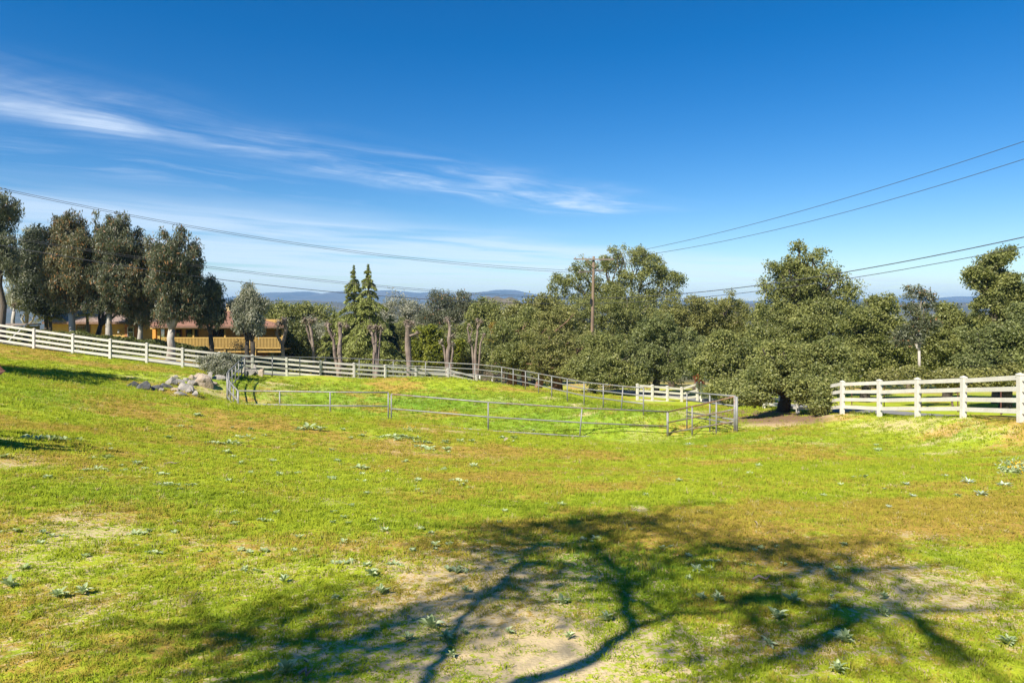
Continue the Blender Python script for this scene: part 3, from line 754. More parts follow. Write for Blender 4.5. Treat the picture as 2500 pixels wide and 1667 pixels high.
tree('oak_tree', 'live oak with dark trunk on the drive between pole and white fence', (1440, 53), [(1470, 850, 58, 38, 2), (1440, 890, 55, 42, 0), (1500, 890, 55, 44, 0), (1470, 925, 60, 30, -1), (1530, 865, 50, 44, 2), (1545, 920, 45, 36, 0)], 53, 42000, 'oak', 'bark_dark', .34, fork=.3, group=OG, **oak)
tree('tall_oak', 'tall airy tree crown with sky gaps rising behind the utility pole', (1530, 74), [(1390, 690, 44, 28, 0), (1425, 660, 36, 28, 0), (1480, 650, 36, 30, 0), (1510, 622, 26, 24, 0), (1560, 630, 42, 30, 0), (1600, 655, 44, 34, 0), (1630, 690, 38, 34, 0), (1540, 690, 56, 34, 0), (1470, 700, 50, 30, 0), (1500, 735, 90, 30, 0), (1380, 720, 36, 18, 0), (1610, 730, 60, 30, 0)], 74, 44000, 'oak', 'bark', .3, leaf=.19, wide=.5, clump=.40, per=22, shell=.25, fork=.45, lump=.5, sub=14)
tree('oak_tree', 'dense oak wall behind the pole, right under the airy tree', (1500, 68), [(1400, 770, 60, 44, 0), (1470, 765, 60, 40, 0), (1540, 765, 66, 44, 0), (1600, 790, 66, 54, 0), (1500, 820, 90, 50, 0), (1430, 815, 60, 40, 0)], 68, 40000, 'oak', 'bark', .34, group=OG, **oak)
tree('oak_tree', 'live oak hanging over the short white gate fence', (1600, 54), [(1600, 820, 55, 54, 1), (1640, 870, 62, 50, 0), (1570, 870, 50, 50, 0), (1680, 850, 55, 58, 1), (1630, 915, 46, 26, 0), (1560, 905, 36, 34, -1)], 54, 44000, 'oak_d', 'bark_dark', .34, group=OG, **oak)
tree('oak_tree', 'bushy oak with twiggy top between the airy tree and the conical oak', (1700, 62), [(1690, 770, 54, 50, 0), (1745, 780, 60, 54, 0), (1640, 790, 50, 50, 0), (1790, 770, 50, 44, 0), (1720, 830, 80, 54, 0), (1690, 735, 14, 24, 0), (1780, 735, 20, 24, 0)], 62, 42000, 'oak_y', 'bark', .34, group=OG, **oak)
tree('oak_tree', 'low oak bulging out beside the right gate pillar', (1775, 47), [(1770, 860, 62, 50, 0), (1725, 900, 46, 44, 0), (1800, 910, 66, 44, 0), (1760, 945, 56, 34, -1), (1840, 870, 52, 56, 0), (1790, 962, 46, 30, -5), (1830, 945, 40, 40, -5)], 47, 50000, 'oak', 'bark', .28, fork=.25, group=OG, **oak)
tree('oak_tree', 'big conical oak, highest of the right-hand belt', (1990, 52), [(1935, 640, 30, 44, 0), (1985, 640, 28, 44, 0), (2030, 670, 34, 44, 0), (1900, 680, 40, 40, 0), (1960, 700, 70, 50, 0), (2060, 710, 40, 40, 0), (1900, 740, 50, 50, 0), (2040, 770, 70, 60, 0), (1960, 790, 90, 60, -1), (1890, 820, 66, 60, -1), (2080, 830, 66, 60, 0), (1970, 860, 90, 50, -1), (1960, 665, 46, 44, 0), (1965, 745, 80, 46, 0), (1955, 610, 16, 26, 0)], 52, 84000, 'oak', 'bark_dark', .46, group=OG, **oak)
tree('oak_tree', 'front oak whose low boughs hang over the white rails, dark leaning trunk', (1912, 36.5), [(1890, 880, 62, 44, 1), (1950, 885, 66, 44, 1), (2015, 880, 56, 50, 0), (1850, 930, 46, 40, 0), (1830, 968, 36, 28, -.5), (1985, 940, 52, 38, -1), (2025, 925, 40, 34, -1), (1900, 930, 46, 26, 1), (1985, 975, 36, 26, -1.2), (1865, 970, 24, 22, -.5), (1960, 955, 30, 34, -1), (2018, 955, 34, 36, -2.6), (2004, 985, 26, 22, -2.6)], 34, 78000, 'oak', 'bark_dark', .36, leaf=.115, wide=.62, clump=.24, per=30, sub=15, fork=.3, group=OG)
tree('oak_tree', 'dark oak behind the white fence right of the front oak', (2110, 46), [(2110, 800, 56, 56, 0), (2170, 820, 54, 60, 0), (2120, 870, 66, 46, 0), (2075, 890, 44, 44, 0), (2180, 890, 50, 34, 0), (2145, 755, 44, 34, 0)], 46, 44000, 'oak', 'bark_dark', .3, group=OG, **oak)
tree('slender_tree', 'thin-topped tree with pale leaning trunk behind the right fence', (2246, 38), [(2240, 715, 30, 22, 0), (2260, 740, 26, 30, 0), (2225, 755, 26, 26, 0), (2245, 800, 44, 30, 0), (2225, 830, 40, 30, .5)], 38, 5200, 'gum', 'bark_pale', .085, leaf=.16, wide=.4, clump=.22, per=16, shell=.2, fork=.5, lump=.5, sub=16)
tree('oak_tree', 'olive oak filling the gap under the distant ridge on the right', (2310, 46), [(2280, 800, 50, 44, 0), (2330, 790, 48, 44, 0), (2360, 830, 50, 50, 0), (2290, 860, 60, 44, 0), (2340, 890, 66, 34, 0), (2310, 755, 30, 20, 0)], 46, 42000, 'oak', 'bark_dark', .26, group=OG, **oak)
tree('tall_oak', 'tall rounded tree at the right edge of the photo, crown lifted above the others', (2430, 42), [(2410, 655, 44, 36, 0), (2440, 625, 30, 22, 0), (2385, 680, 42, 36, 0), (2440, 690, 44, 40, 0), (2480, 720, 36, 50, 0), (2420, 730, 44, 30, 0), (2450, 780, 66, 44, 0)], 42, 34000, 'oak', 'bark', .2, leaf=.15, wide=.55, clump=.28, per=24, shell=.3, fork=.5, lump=.5, sub=16)
tree('oak_tree', 'dense oak in the lower right corner of the tree belt', (2455, 38), [(2410, 830, 56, 50, 0), (2470, 830, 56, 56, 0), (2440, 880, 66, 40, 0), (2530, 850, 60, 60, 0), (2380, 880, 50, 36, 0), (2500, 780, 50, 40, 0)], 38, 46000, 'oak_d', 'bark_dark', .3, leaf=.13, wide=.62, clump=.26, per=30, sub=15, group=OG)
tree('oak_tree', 'oak just beyond the right edge of the photo', (2620, 38), [(2600, 720, 50, 60, 0), (2570, 690, 30, 36, 0), (2620, 800, 80, 80, 0)], 38, 24000, 'oak', 'bark_dark', .3, group=OG, leaf=.19, wide=.6, clump=.4)
tree('brush_thicket', 'brown-stemmed low brush behind the wire fence on the right', (2330, 37), [(2240, 915, 40, 20, 0), (2300, 925, 50, 20, 0), (2370, 925, 50, 20, 0), (2440, 920, 50, 22, 0), (2160, 925, 40, 16, 1)], 37, 20000, 'oak_y', 'bark', .06, leaf=.15, wide=.5, clump=.34, fork=.1, cat='shrub')

src = [o for o in scene.objects if o.get('label') == 'dense oak wall behind the pole, right under the airy tree'][0]
for (u, Y, vt, rz, lb) in ((1745, 74, 732, 1.1, 'oak showing low between the twiggy oak and the conical oak'), (1845, 70, 726, 2.3, 'oak half hidden left of the conical oak'), (2130, 66, 728, 4.0, 'oak half hidden right of the conical oak'), (2220, 62, 762, .4, 'oak behind the thin pale-trunked tree'),
                           (2340, 64, 750, 5.2, 'oak behind the gap under the distant ridge'), (1640, 78, 724, 2.9, 'oak just right of the airy tree, partly covered'), (1230, 78, 768, 1.9, 'oak partly covered behind the leftmost live oak'), (2520, 60, 730, 3.3, 'oak behind the right edge of the tree belt'), (960, 90, 772, .9, 'dull green oak low behind the stout pollard'), (1045, 96, 764, 2.0, 'dull green oak behind the bright citrus tree'),
                           (1125, 84, 778, 3.6, 'green oak behind the candelabra pollard'), (770, 98, 765, 4.4, 'green oak behind the slim leafy pollard')):
    x = (u - U0) / F * Y; zt = CZ - (vt - V0) / F * Y
    top = max(v.co.z for v in [c for c in src.children if c.name.startswith('crown')][0].data.vertices)
    copy_tree(src, x, Y, rz, (zt - gz(x, Y)) / top, lb)

# -- pair of conifers with drooping tiers
def conifer(name, label, u, Y, vtop, vbase, hw, n, mat, seed, droop=.28, tiers=26):
    r = np.random.default_rng(seed)
    bx = (u - U0) / F * Y; bz = gz(bx, Y)
    zt = CZ - (vtop - V0) / F * Y - bz; zb = CZ - (vbase - V0) / F * Y - bz
    root = empty(name, (bx, Y, bz), label, 'tree')
    Rm = hw / F * Y
    paths = [([(0, 0, -.3), (.1, 0, zt * .5), (0, 0, zt)], [.26, .13, .012])]
    C = []; D = []; tn = []
    for k in range(tiers):
        t = (k + r.uniform(-.3, .3)) / tiers
        z = zb + (zt - zb) * (1 - (1 - t) ** 1.0) * .985
        L = 1.4 * Rm * (max(0, 1 - t) ** 1.05) * r.uniform(.6, 1.2) + .25
        for q in range(int(r.integers(5, 9))):
            a = r.uniform(0, 2 * math.pi)
            l_ = L * r.uniform(.5, 1.2)
            d = np.array([math.cos(a), math.sin(a), 0])
            p0 = np.array([0, 0, z]); tt = np.linspace(0, 1, 5)
            pts = [p0 + d * l_ * s + np.array([0, 0, (.22 * s - (droop + .3) * s * s) * l_]) for s in tt]
            paths.append(([tuple(p) for p in pts], [.05, .04, .03, .02, .008]))
            m_ = int(n / (tiers * 4.6) * (l_ / (Rm * .62)) ** 1.2) + 22
            s = r.random(m_) ** .7
            cc = p0 + d * (l_ * s)[:, None] + np.array([0, 0, 1]) * ((.22 * s - (droop + .3) * s * s) * l_)[:, None]
            side = np.array([-d[1], d[0], 0])
            off = r.normal(size=m_) * .20 * l_ * (1.05 - s * .7)
            cc = cc + side * off[:, None] + np.array([0, 0, -1]) * (np.abs(r.normal(size=m_)) * .13 + .25 * np.abs(off))[:, None]
            C.append(cc); D.append(np.tile(d, (m_, 1)) * .7 + side * np.sign(off)[:, None] * .5 + np.array([0, 0, -.55]))
            tn.append(np.clip(.35 + .45 * s + .3 * (r.random(m_) - .5), 0, .92))
    k_ = 160; zz = zt - (zt - zb) * .09 * r.random(k_)
    C.append(np.column_stack([r.normal(size=k_) * .03 + .35 * (zt - zz) * r.normal(size=k_) * .3, r.normal(size=k_) * .06, zz])); D.append(np.tile(np.array([0, 0, 1.]), (k_, 1)) + r.normal(size=(k_, 3)) * .5); tn.append(r.random(k_) * .9)
    C = np.concatenate(C); D = np.concatenate(D); tn = np.concatenate(tn)
    m_ = len(C); D = unit(D + r.normal(size=(m_, 3)) * .25)
    N = unit(np.array([0, 0, 1.]) + r.normal(size=(m_, 3)) * .6)
    s = .34 * (.6 + .7 * r.random(m_))
    meshobj('trunk', trunk_mesh('trunk', paths, M['bark'], 5), root)
    tag(meshobj('crown', leaves_mesh('crown', C, N, D, s, s * .26, tn, M[mat]), root), kind='stuff')
    return root
conifer('conifer_tree', 'left of the twin pointed conifers, broader boughs', 864, 72, 648, 895, 78, 26000, 'cedar', 11)
conifer('conifer_tree', 'right of the twin pointed conifers, slightly taller and narrower', 899, 70, 646, 900, 72, 26000, 'cedar', 12)
conifer('conifer_tree', 'short drooping conifer left of the twin pointed ones', 815, 71, 765, 900, 60, 13000, 'cedar', 13, tiers=15)
conifer('dark_conifer', 'small blackish pointed conifer right of the twin conifers', 953, 74, 770, 900, 34, 9000, 'conifer_d', 14, tiers=18)

# -- pollarded bare trees along the far fence
def pollard(label, u, Y, stems, tuft, r0, leafy=0, mat='bark_pollard', seed=1):
    """stems: list of pixel polylines [(u, v, radius m)...]; tuft: knobbly ends (u, v, r px)"""
    r = np.random.default_rng(seed)
    bx = (u - U0) / F * Y; bz = gz(bx, Y)
    root = empty('pollarded_tree', (bx, Y, bz), label, 'tree', 'pollarded bare trees')
    o = Vector((bx, Y, bz)); mb = MB()
    for st in stems:
        pts = []; rad = []
        for i, (a, b, q) in enumerate(st):
            p = W(a, b, Y + (0 if i == 0 else float(r.uniform(-.25, .25)))) - o
            pts.append(p); rad.append(q)
        if st[0][1] > 860: pts[0].z = -.2
        fine = []; fr = []
        for i in range(len(pts) - 1):
            for k in range(3):
                t = k / 3; fine.append(pts[i].lerp(pts[i + 1], t) + Vector((r.normal() * .03, r.normal() * .03, 0))); fr.append((rad[i] * (1 - t) + rad[i + 1] * t) * .78 * float(r.uniform(.85, 1.2)))
        fine.append(pts[-1]); fr.append(rad[-1])
        mb.tube(fine, fr, 8, jitter=.25)
    mb.build('trunk', M[mat], root, True)
    C = []
    for (a, b, q) in tuft:
        kb = MB()
        p = W(a, b, Y) - o; R_ = q / F * Y
        for _ in range(int(5 + q)):
            d = Vector(unit(r.normal(size=3) + np.array([0, -.1, .25])))
            e = p + d * R_ * float(r.uniform(.6, 1.1)); m_ = p.lerp(e, .5) + Vector((0, 0, .08))
            kb.tube([p, m_, e], [.07, .055, .045], 5, jitter=.3)
        tag(kb.build('knuckle', M['bark_pollard'], root, True), kind='stuff')
        C.append(np.array(p) + r.normal(size=(90, 3)) * R_ * .6)
    C = np.concatenate(C) if C else np.zeros((0, 3))
    if len(C): tag(meshobj('twigs', leaves_mesh('twigs', C, unit(r.normal(size=C.shape)), unit(r.normal(size=C.shape) + np.array([0, 0, .5])), .22 * (.6 + .7 * r.random(len(C))), .035, r.random(len(C)), M['dry']), root), kind='stuff')
    if leafy:
        C = np.concatenate([np.array(W(a, b, Y) - o) + r.normal(size=(leafy, 3)) * q / F * Y * .75 for (a, b, q) in tuft])
        N = unit(r.normal(size=(len(C), 3))); T = unit(r.normal(size=(len(C), 3)))
        tag(meshobj('leaves', leaves_mesh('leaves', C, N, T, .16 * (.6 + .7 * r.random(len(C))), .09, r.random(len(C)), M['grey_leaf']), root), kind='stuff')
    return root
pollard('two-stemmed pollarded tree leaning at the yellow deck corner', 692, 57, [[(692, 885, .22), (690, 840, .20), (700, 800, .17), (694, 778, .12)], [(690, 845, .15), (676, 815, .14), (682, 785, .10)]], [(694, 785, 12), (682, 790, 9)], .2, 60, seed=1)
pollard('slim pollarded tree with leafy top left of the short conifer', 766, 58, [[(768, 890, .18), (765, 850, .16), (760, 810, .15), (757, 790, .12)], [(764, 850, .11), (752, 815, .10), (745, 785, .08)]], [(757, 785, 11), (745, 783, 8), (768, 782, 8)], .18, 60, seed=2)
pollard('Y-shaped pollarded tree in front of the short drooping conifer', 829, 57.5, [[(829, 890, .24), (829, 860, .24), (830, 820, .21), (831, 792, .19)], [(828, 868, .20), (814, 830, .17), (802, 805, .14), (800, 790, .12)], [(812, 828, .09), (818, 815, .07)]], [(831, 793, 9), (845, 797, 8), (800, 793, 9), (808, 812, 5)], .24, 0, seed=3)
pollard('pollarded tree with several upright stems and a flat curly head before the twin conifers', 919, 57.5, [[(920, 893, .28), (917, 860, .24), (910, 820, .15), (903, 803, .12)], [(918, 862, .16), (918, 825, .13), (917, 803, .10)], [(919, 862, .14), (927, 825, .12), (931, 805, .10)], [(912, 893, .12), (913, 860, .10)]], [(903, 801, 9), (917, 800, 9), (929, 802, 9)], .26, 0, seed=4)
pollard('stout single-trunked pollarded tree with a curly cap and one side stub', 997, 57.5, [[(999, 898, .30), (997, 850, .30), (995, 815, .32), (998, 793, .34)], [(1000, 820, .14), (1012, 816, .10), (1020, 813, .07)]], [(993, 788, 10), (1005, 790, 9), (1019, 813, 5)], .3, 0, seed=5)
pollard('knobbly pollarded tree with low forked side limbs beside the citrus tree', 1092, 58, [[(1092, 902, .24), (1094, 870, .22), (1097, 830, .20), (1098, 800, .15), (1095, 780, .12)], [(1093, 866, .12), (1085, 850, .10), (1077, 835, .08)], [(1096, 875, .12), (1106, 857, .11), (1104, 838, .09)]], [(1094, 783, 11), (1104, 822, 8), (1077, 835, 5), (1105, 840, 5)], .24, 40, seed=6)
pollard('candelabra-shaped bare pollarded tree, rightmost of the row', 1161, 58, [[(1162, 905, .19), (1161, 868, .17), (1165, 830, .13), (1167, 795, .10), (1166, 782, .08)], [(1160, 870, .13), (1152, 845, .11), (1146, 830, .10), (1143, 800, .08), (1144, 790, .07)], [(1163, 868, .12), (1172, 840, .10), (1182, 818, .07)], [(1146, 832, .08), (1153, 805, .06), (1146, 790, .05)], [(1166, 805, .08), (1174, 785, .06)]], [(1166, 782, 5), (1175, 785, 5), (1182, 818, 4), (1147, 832, 5)], .19, 0, seed=7)

# -- small planting: grey shrub by the rocks, hedge, palms, red-leaved bush, dry brush
tree('grey_shrub', 'rounded grey-green shrub in front of the left white fence, by the rocks', (533, 43), [(530, 892, 34, 22, 0), (558, 888, 28, 19, 0), (507, 888, 25, 17, 0), (548, 905, 30, 15, -.3), (535, 874, 26, 12, 0)], 43, 15000, 'grey_leaf', 'bark_dark', .05, leaf=.13, wide=.4, clump=.20, per=26, fork=.15, cat='shrub')
tree('bare_shrub', 'thin twiggy shrub under the deck beside the small gum', (590, 56), [(585, 845, 24, 14, 0), (610, 850, 18, 10, 0)], 56, 700, 'dry', 'bark_dark', .05, leaf=.1, clump=.4, fork=.2, cat='shrub')
tree('red_bush', 'small red-brown bush behind the tall double gate pillar', (1705, 49.8), [(1705, 922, 7, 8, 0), (1709, 935, 8, 8, 0)], 49.8, 900, 'red_leaf', 'bark_dark', .03, leaf=.14, clump=.2, fork=.2, cat='shrub')
tree('dry_brush_pile', 'tangle of dead grey branches by the reddish oak trunks', (1215, 61), [(1205, 920, 26, 14, 0), (1225, 910, 26, 16, 0), (1190, 915, 20, 14, 0)], 61, 1600, 'dry', 'bark_pollard', .10, leaf=.16, wide=.15, clump=.5, fork=.3, cat='brush pile')
tree('leafy_shrub', 'small leafy shrub climbing beneath the deck corner', (672, 64), [(672, 865, 16, 14, 0), (680, 880, 16, 14, 0)], 64, 3500, 'hedge', 'bark_dark', .05, leaf=.17, clump=.3, cat='shrub')
def hedge(label, pts, h, wd, n, mat, seed):
    r = np.random.default_rng(seed)
    P = np.array([(W(u, 800, Y).x, Y) for (u, Y) in pts]); q = smooth_path(P, 400)
    c0 = q[200]; bz = gz(*c0)
    root = empty('hedge', (c0[0], c0[1], bz), label, 'hedge')
    k = r.integers(0, 400, n); a = r.random(n) * math.pi
    lump = .75 + .5 * fbm(q[k, 0] / 1.1 + seed, q[k, 1] / 1.1, 3)
    rr = .80 + .22 * r.random(n)
    y_off = np.cos(a) * wd * rr; z_off = np.sin(a) ** .7 * h * lump * rr
    x = q[k, 0] + r.normal(size=n) * .1; y = q[k, 1] + y_off
    z = ground(q[k, 0], q[k, 1]) + z_off + .05
    C = np.column_stack([x - c0[0], y - c0[1], z - bz])
    N = unit(np.column_stack([np.zeros(n), np.cos(a), np.sin(a)]) * .7 + r.normal(size=(n, 3)) * .7)
    T = unit(r.normal(size=(n, 3)))
    s = .15 * (.6 + .8 * r.random(n))
    tint = np.clip(.5 + .5 * (fbm(x * 1.6, z * 1.6 + y, 2) - .5) + .5 * (r.random(n) - .5), 0, .95)
    tag(meshobj('foliage', leaves_mesh('foliage', C, N, T, s, s * .65, tint, M[mat]), root), kind='stuff')
    mb = MB()
    for i in range(8, 400, 16):
        g = Vector((q[i, 0] - c0[0], q[i, 1] - c0[1], gz(*q[i]) - bz - .1)); mb.tube([g, g + Vector((.1, .05, h * .7))], [.05, .02], 5)
    tag(mb.build('stems', M['bark_dark'], root), kind='stuff')
hedge('long clipped hedge behind the left white fence, across the driveway', [(-300, 52.4), (-60, 52.0), (80, 51.8), (200, 52.0), (320, 52.6), (420, 53.6), (500, 54.6)], 1.22, .8, 52000, 'hedge', 1)
hedge('low ground-cover hedge under the deck beyond the driveway', [(520, 57.0), (600, 58), (700, 60.0), (790, 61.5), (850, 62.5)], .75, .9, 14000, 'hedge', 2)

def palm(label, u, Y, v0, n, L, seed, mat='palm'):
    r = random.Random(seed)
    bx = (u - U0) / F * Y; bz = gz(bx, Y); zc = CZ - (v0 - V0) / F * Y - bz
    root = empty('palm', (bx, Y, bz), label, 'palm')
    MB().tube([(0, 0, -.2), (.05, 0, zc * .5), (0, 0, zc)], [.16, .14, .11], 8, jitter=.3).build('trunk', M['bark'], root, True)
    for k in range(n):
        a = 2 * math.pi * k / n + r.uniform(-.2, .2); el = r.uniform(.2, 1.1); l = L * r.uniform(.8, 1.15)
        C = []; T = []; N = []
        pts = []
        for s in np.linspace(0, 1, 26):
            p = np.array([math.cos(a) * math.cos(el) * l * s, math.sin(a) * math.cos(el) * l * s, zc + math.sin(el) * l * s - .75 * l * s * s])
            pts.append(p)
            for sd in (-1, 1):
                if s < .12: continue
                side = np.array([-math.sin(a) * sd, math.cos(a) * sd, -.55])
                ll = .38 * (1 - .6 * abs(s - .45))
                C.append(p + side * ll * .45); T.append(side + np.array([math.cos(a), math.sin(a), -.3]) * .35); N.append((r.uniform(-.3, .3), r.uniform(-.3, .3), 1))
        fr = leaves_mesh('frond', np.array(C), unit(np.array(N, float)), np.array(T), np.full(len(C), .42), np.full(len(C), .07), np.array([r.random() * .8 for _ in C]), M[mat])
        f = meshobj('frond', fr, root)
        MB().tube([tuple(p) for p in pts[::5]], [.025, .02, .016, .012, .008, .006], 4).build('midrib', M[mat], f)
palm('yellow-green palm at the left end of the shingled house', 122, 58, 778, 13, 1.5, 3)
palm('palm with arching fronds between two pale gum trunks', 213, 60, 770, 13, 1.6, 5)
# ------------------------------------------------------------------ white ranch fences
def ranch_fence(name, label, posts, group, rails=(1.27, .93, .60, .27), tops=None):
    """posts: world (x, y, z_top, height)"""
    o = posts[len(posts) // 2]
    org = Vector((o[0], o[1], o[2] - o[3]))
    root = empty(name, org, label, 'fence', group)
    for i, (x, y, zt, h) in enumerate(posts):
        a = posts[max(i - 1, 0)]; b = posts[min(i + 1, len(posts) - 1)]
        ang = math.atan2(b[1] - a[1], b[0] - a[0])
        pm = MB(); zb = min(zt - h, gz(x, y)) - .25 - zt
        pm.box((0, 0, (zb - .05) / 2), (.145, .145, -zb - .05))
        po = pm.build('post', M['vinyl'], root)
        po.location = Vector((x, y, zt)) - org; po.rotation_euler = (random.uniform(-.012, .012), random.uniform(-.012, .012), ang + random.uniform(-.03, .03))
        cm = MB().box((0, 0, -.032), (.168, .168, .036))
        k = len(cm.v); s = .084
        cm.v += [(-s, -s, -.014), (s, -s, -.014), (s, s, -.014), (-s, s, -.014), (0, 0, .03)]
        cm.f += [[k, k + 1, k + 4], [k + 1, k + 2, k + 4], [k + 2, k + 3, k + 4], [k + 3, k, k + 4]]
        cm.build('cap', M['vinyl'], po)
    for i in range(len(posts) - 1):
        p, q = posts[i], posts[i + 1]
        d = Vector((q[0] - p[0], q[1] - p[1], 0)).normalized() * .06
        for h in rails:
            fa, fb = h / 1.4 * p[3], h / 1.4 * q[3]
            A = Vector((p[0], p[1], p[2] - p[3] + fa)) + d - org; B = Vector((q[0], q[1], q[2] - q[3] + fb)) - d - org
            MB().beam(A + Vector((0, 0, random.uniform(-.012, .012))), B + Vector((0, 0, random.uniform(-.012, .012))), .042, .142).build('rail', M['vinyl'], root)
    return root
def px_posts(L, h=1.4): return [(W(u, v, Y).x, Y, W(u, v, Y).z, h) for (u, v, Y) in L]
ranch_fence('ranch_fence', 'long white four-rail fence running down from the left edge behind rocks and paddock', px_posts(FA), 'white vinyl fences')
ranch_fence('ranch_fence', 'short far white fence stretch in front of the reddish oak trunks', px_posts(FA2), 'white vinyl fences')
ranch_fence('ranch_fence', 'white gate-wing fence sweeping up to the tall double pillar under the oaks', [(W(u, v, Y).x, Y, W(u, v, Y).z, h) for (u, v, Y, h) in
            ((1556, 937, 47.7, 1.4), (1592.5, 939, 48, 1.4), (1629, 942, 48.3, 1.4), (1664, 945, 48.6, 1.4), (1702, 932, 48.9, 1.85))], 'white vinyl fences')
ranch_fence('ranch_fence', 'small white fence wing right of the tall double pillar', [(W(u, v, Y).x, Y, W(u, v, Y).z, h) for (u, v, Y, h) in
            ((1711, 933, 48.9, 1.85), (1740, 944, 48.6, 1.4), (1770, 948, 48.2, 1.4))], 'white vinyl fences')
fc = [(W(u, vb, Y).x, Y, W(u, vt, Y).z, (vb - vt) / F * Y) for (u, vt, vb, Y) in FC]
near = [(15.55, 18.2), (15.8, 15.8), (16.1, 13.4)]
fc = [(x, y, gz(x, y) + 1.42, 1.42) for (x, y) in near[::-1]] + fc + [(x, y, gz(x, y) + 1.4, 1.4) for (x, y) in ((14.55, 32.4), (14.6, 34.9), (14.65, 37.3), (14.65, 39.7), (14.6, 42.1))]
ranch_fence('ranch_fence', 'white four-rail fence on top of the bare bank at the right', fc, 'white vinyl fences')

# ------------------------------------------------------------------ pipe fences of the paddock
def pipe_fence(name, label, pts, drops, rust=.1, r=.034, posts=None, cat='fence', lean=None, brace=()):
    """pts: (u, v of top rail, Y); drops: distance of each rail below the top"""
    P = [W(u, v, Y) for (u, v, Y) in pts]
    m_ = P[len(P) // 2]; org = Vector((m_.x, m_.y, gz(m_.x, m_.y)))
    root = empty(name, org, label, cat, 'pipe fences round the paddock')
    for i, p in enumerate(P):
        if posts is not None and i not in posts: continue
        g = gz(p.x, p.y); b = Vector((p.x, p.y, min(g, p.z - .4) - .15))
        if lean and i in lean: b.x += lean[i]
        o = MB().tube([b - org, p - org], r * 1.05, 8).build('post', M['galv'], root, True); o['rust'] = rust * .6 - .05
    for d in drops:
        q = [p - Vector((0, 0, d)) - org for p in P]
        o = MB().tube(q, r if d else r * 1.1, 8).build('rail', M['galv'], root, True); o['rust'] = rust + (.12 if d == 0 else 0.)
    for (i, j, d0, d1) in brace:
        o = MB().tube([P[i] - Vector((0, 0, d0)) - org, P[j] - Vector((0, 0, d1)) - org], r * .9, 8).build('brace', M['galv'], root, True); o['rust'] = rust + .1
    return root
PFX = 'galvanised'
pipe_fence('pipe_fence', 'curving grey pipe fence along the left side of the paddock by the rocks',
           [(597, 872, 44.5), (590, 877, 43.6), (583, 883, 42.7), (575, 890, 41.7), (567, 898, 40.6), (559, 905, 39.6), (554, 913, 38.6), (556, 924, 37.2), (562, 933, 36.0), (570, 943, 34.9), (580, 953, 33.8)], (0, .5, .98), .16)
pipe_fence('pipe_fence', 'rusty-topped pipe fence along the near left edge of the paddock', [(582, 954, 33.7), (683, 955, 33.4), (806, 957, 33.2), (948, 958, 33)], (0, .66, 1.3), .24)
pipe_fence('pipe_fence', 'long rusty pipe fence along the near right edge of the paddock', [(955.5, 962, 33), (1192, 982, 32.8), (1421, 996, 32.8), (1629, 1005, 33)], (0, .70, 1.36), .30, lean={2: -.12})
pipe_fence('pipe_gate', 'brown rusty pipe gate slanting from the paddock corner to the double post', [(1631, 1005, 32.9), (1690, 992, 31.2), (1749, 979, 29.6), (1793, 968, 28.2)], (0, .52, 1.02), .52, cat='gate')
pipe_fence('pipe_fence', 'pipe fence round the far and right side of the paddock before the white fence',
           [(598, 871, 44.6), (665, 871, 47), (732, 872, 49), (794, 873, 51), (877, 876, 53), (960, 880, 54), (1039, 883, 54.2), (1097, 886, 54), (1159, 889, 53), (1225, 896, 51), (1253, 901, 49.7), (1283, 906, 48.2),
            (1315, 912, 46.4), (1347, 918, 44.5), (1385, 925, 42.4), (1426, 933, 40.4), (1473, 938, 38.4), (1521, 943, 36.6), (1571, 947, 34.9)], (0, .38, .80), .22, lean={17: -.1})
pipe_fence('pipe_fence', 'grey pipe panel with double posts at the back of the small pen', [(1677, 957, 33.4), (1733, 962, 31), (1795, 967, 28.2)], (0, .40, .98, 1.16), .05)
o_ = W(1799, 968, 28.0); g_ = gz(o_.x, o_.y)
tag(MB().tube([(0, 0, -.2), (0, 0, o_.z - g_)], .05, 8).build('gate_post', M['galv'], None, True, (o_.x, o_.y, g_)), 'thick grey steel post where gate and pen panel meet', 'post')

# thin wire fence beyond the drive on the right
root = empty('wire_fence', (22, 33, gz(22, 33)), 'brown steel posts and thin wires beyond the right-hand driveway', 'fence')
org = Vector(root.location); pp = []
for (x, y) in ((22.0, 25), (22.1, 28), (22.2, 31), (22.2, 34), (22.1, 37), (21.8, 40), (21.4, 43)):
    g = gz(x, y); pp.append(Vector((x, y, g)))
    MB().tube([Vector((x, y, g - .2)) - org, Vector((x, y, g + 1.25)) - org], .028, 6).build('post', M['rust'], root)
for h in (.3, .6, .9, 1.15):
    MB().tube([p + Vector((0, 0, h)) - org for p in pp], .008, 4).build('strand', M['wire'], root)

# ------------------------------------------------------------------ utility pole and wires
PY = 62.0
pt, pb = W(1449.5, 626, PY), W(1443, 860, PY); pb.z = gz(pb.x, pb.y)
pole = empty('utility_pole', pb, 'brown wooden utility pole with two crossarms rising out of the oaks', 'utility pole')
MB().tube([Vector((0, 0, -.3)), (pt - pb) * .4, (pt - pb) * .8, pt - pb], [.165, .15, .125, .11], 14).build('pole', M['pole_wood'], pole, True)
def arm(name, a, b, yo):
    a, b = W(*a), W(*b)
    a.y += yo; b.y += yo
    ar = MB().beam(a - pb, b - pb, .10, .13).build(name, M['arm_wood'], pole)
    for t in (.04, .25, .75, .96):
        p = a.lerp(b, t) - pb + Vector((0, 0, .07))
        MB().tube([p, p + Vector((0, 0, .05)), p + Vector((0, 0, .10)), p + Vector((0, 0, .17))], [.02, .055, .05, .03], 8).build('insulator', M['porcelain'], ar, True)
    return a, b
arm('crossarm', (1400, 633, PY), (1497, 634, PY), -.2)
arm('crossarm', (1413, 665, 61.4), (1473, 660.5, 62.8), -.19)
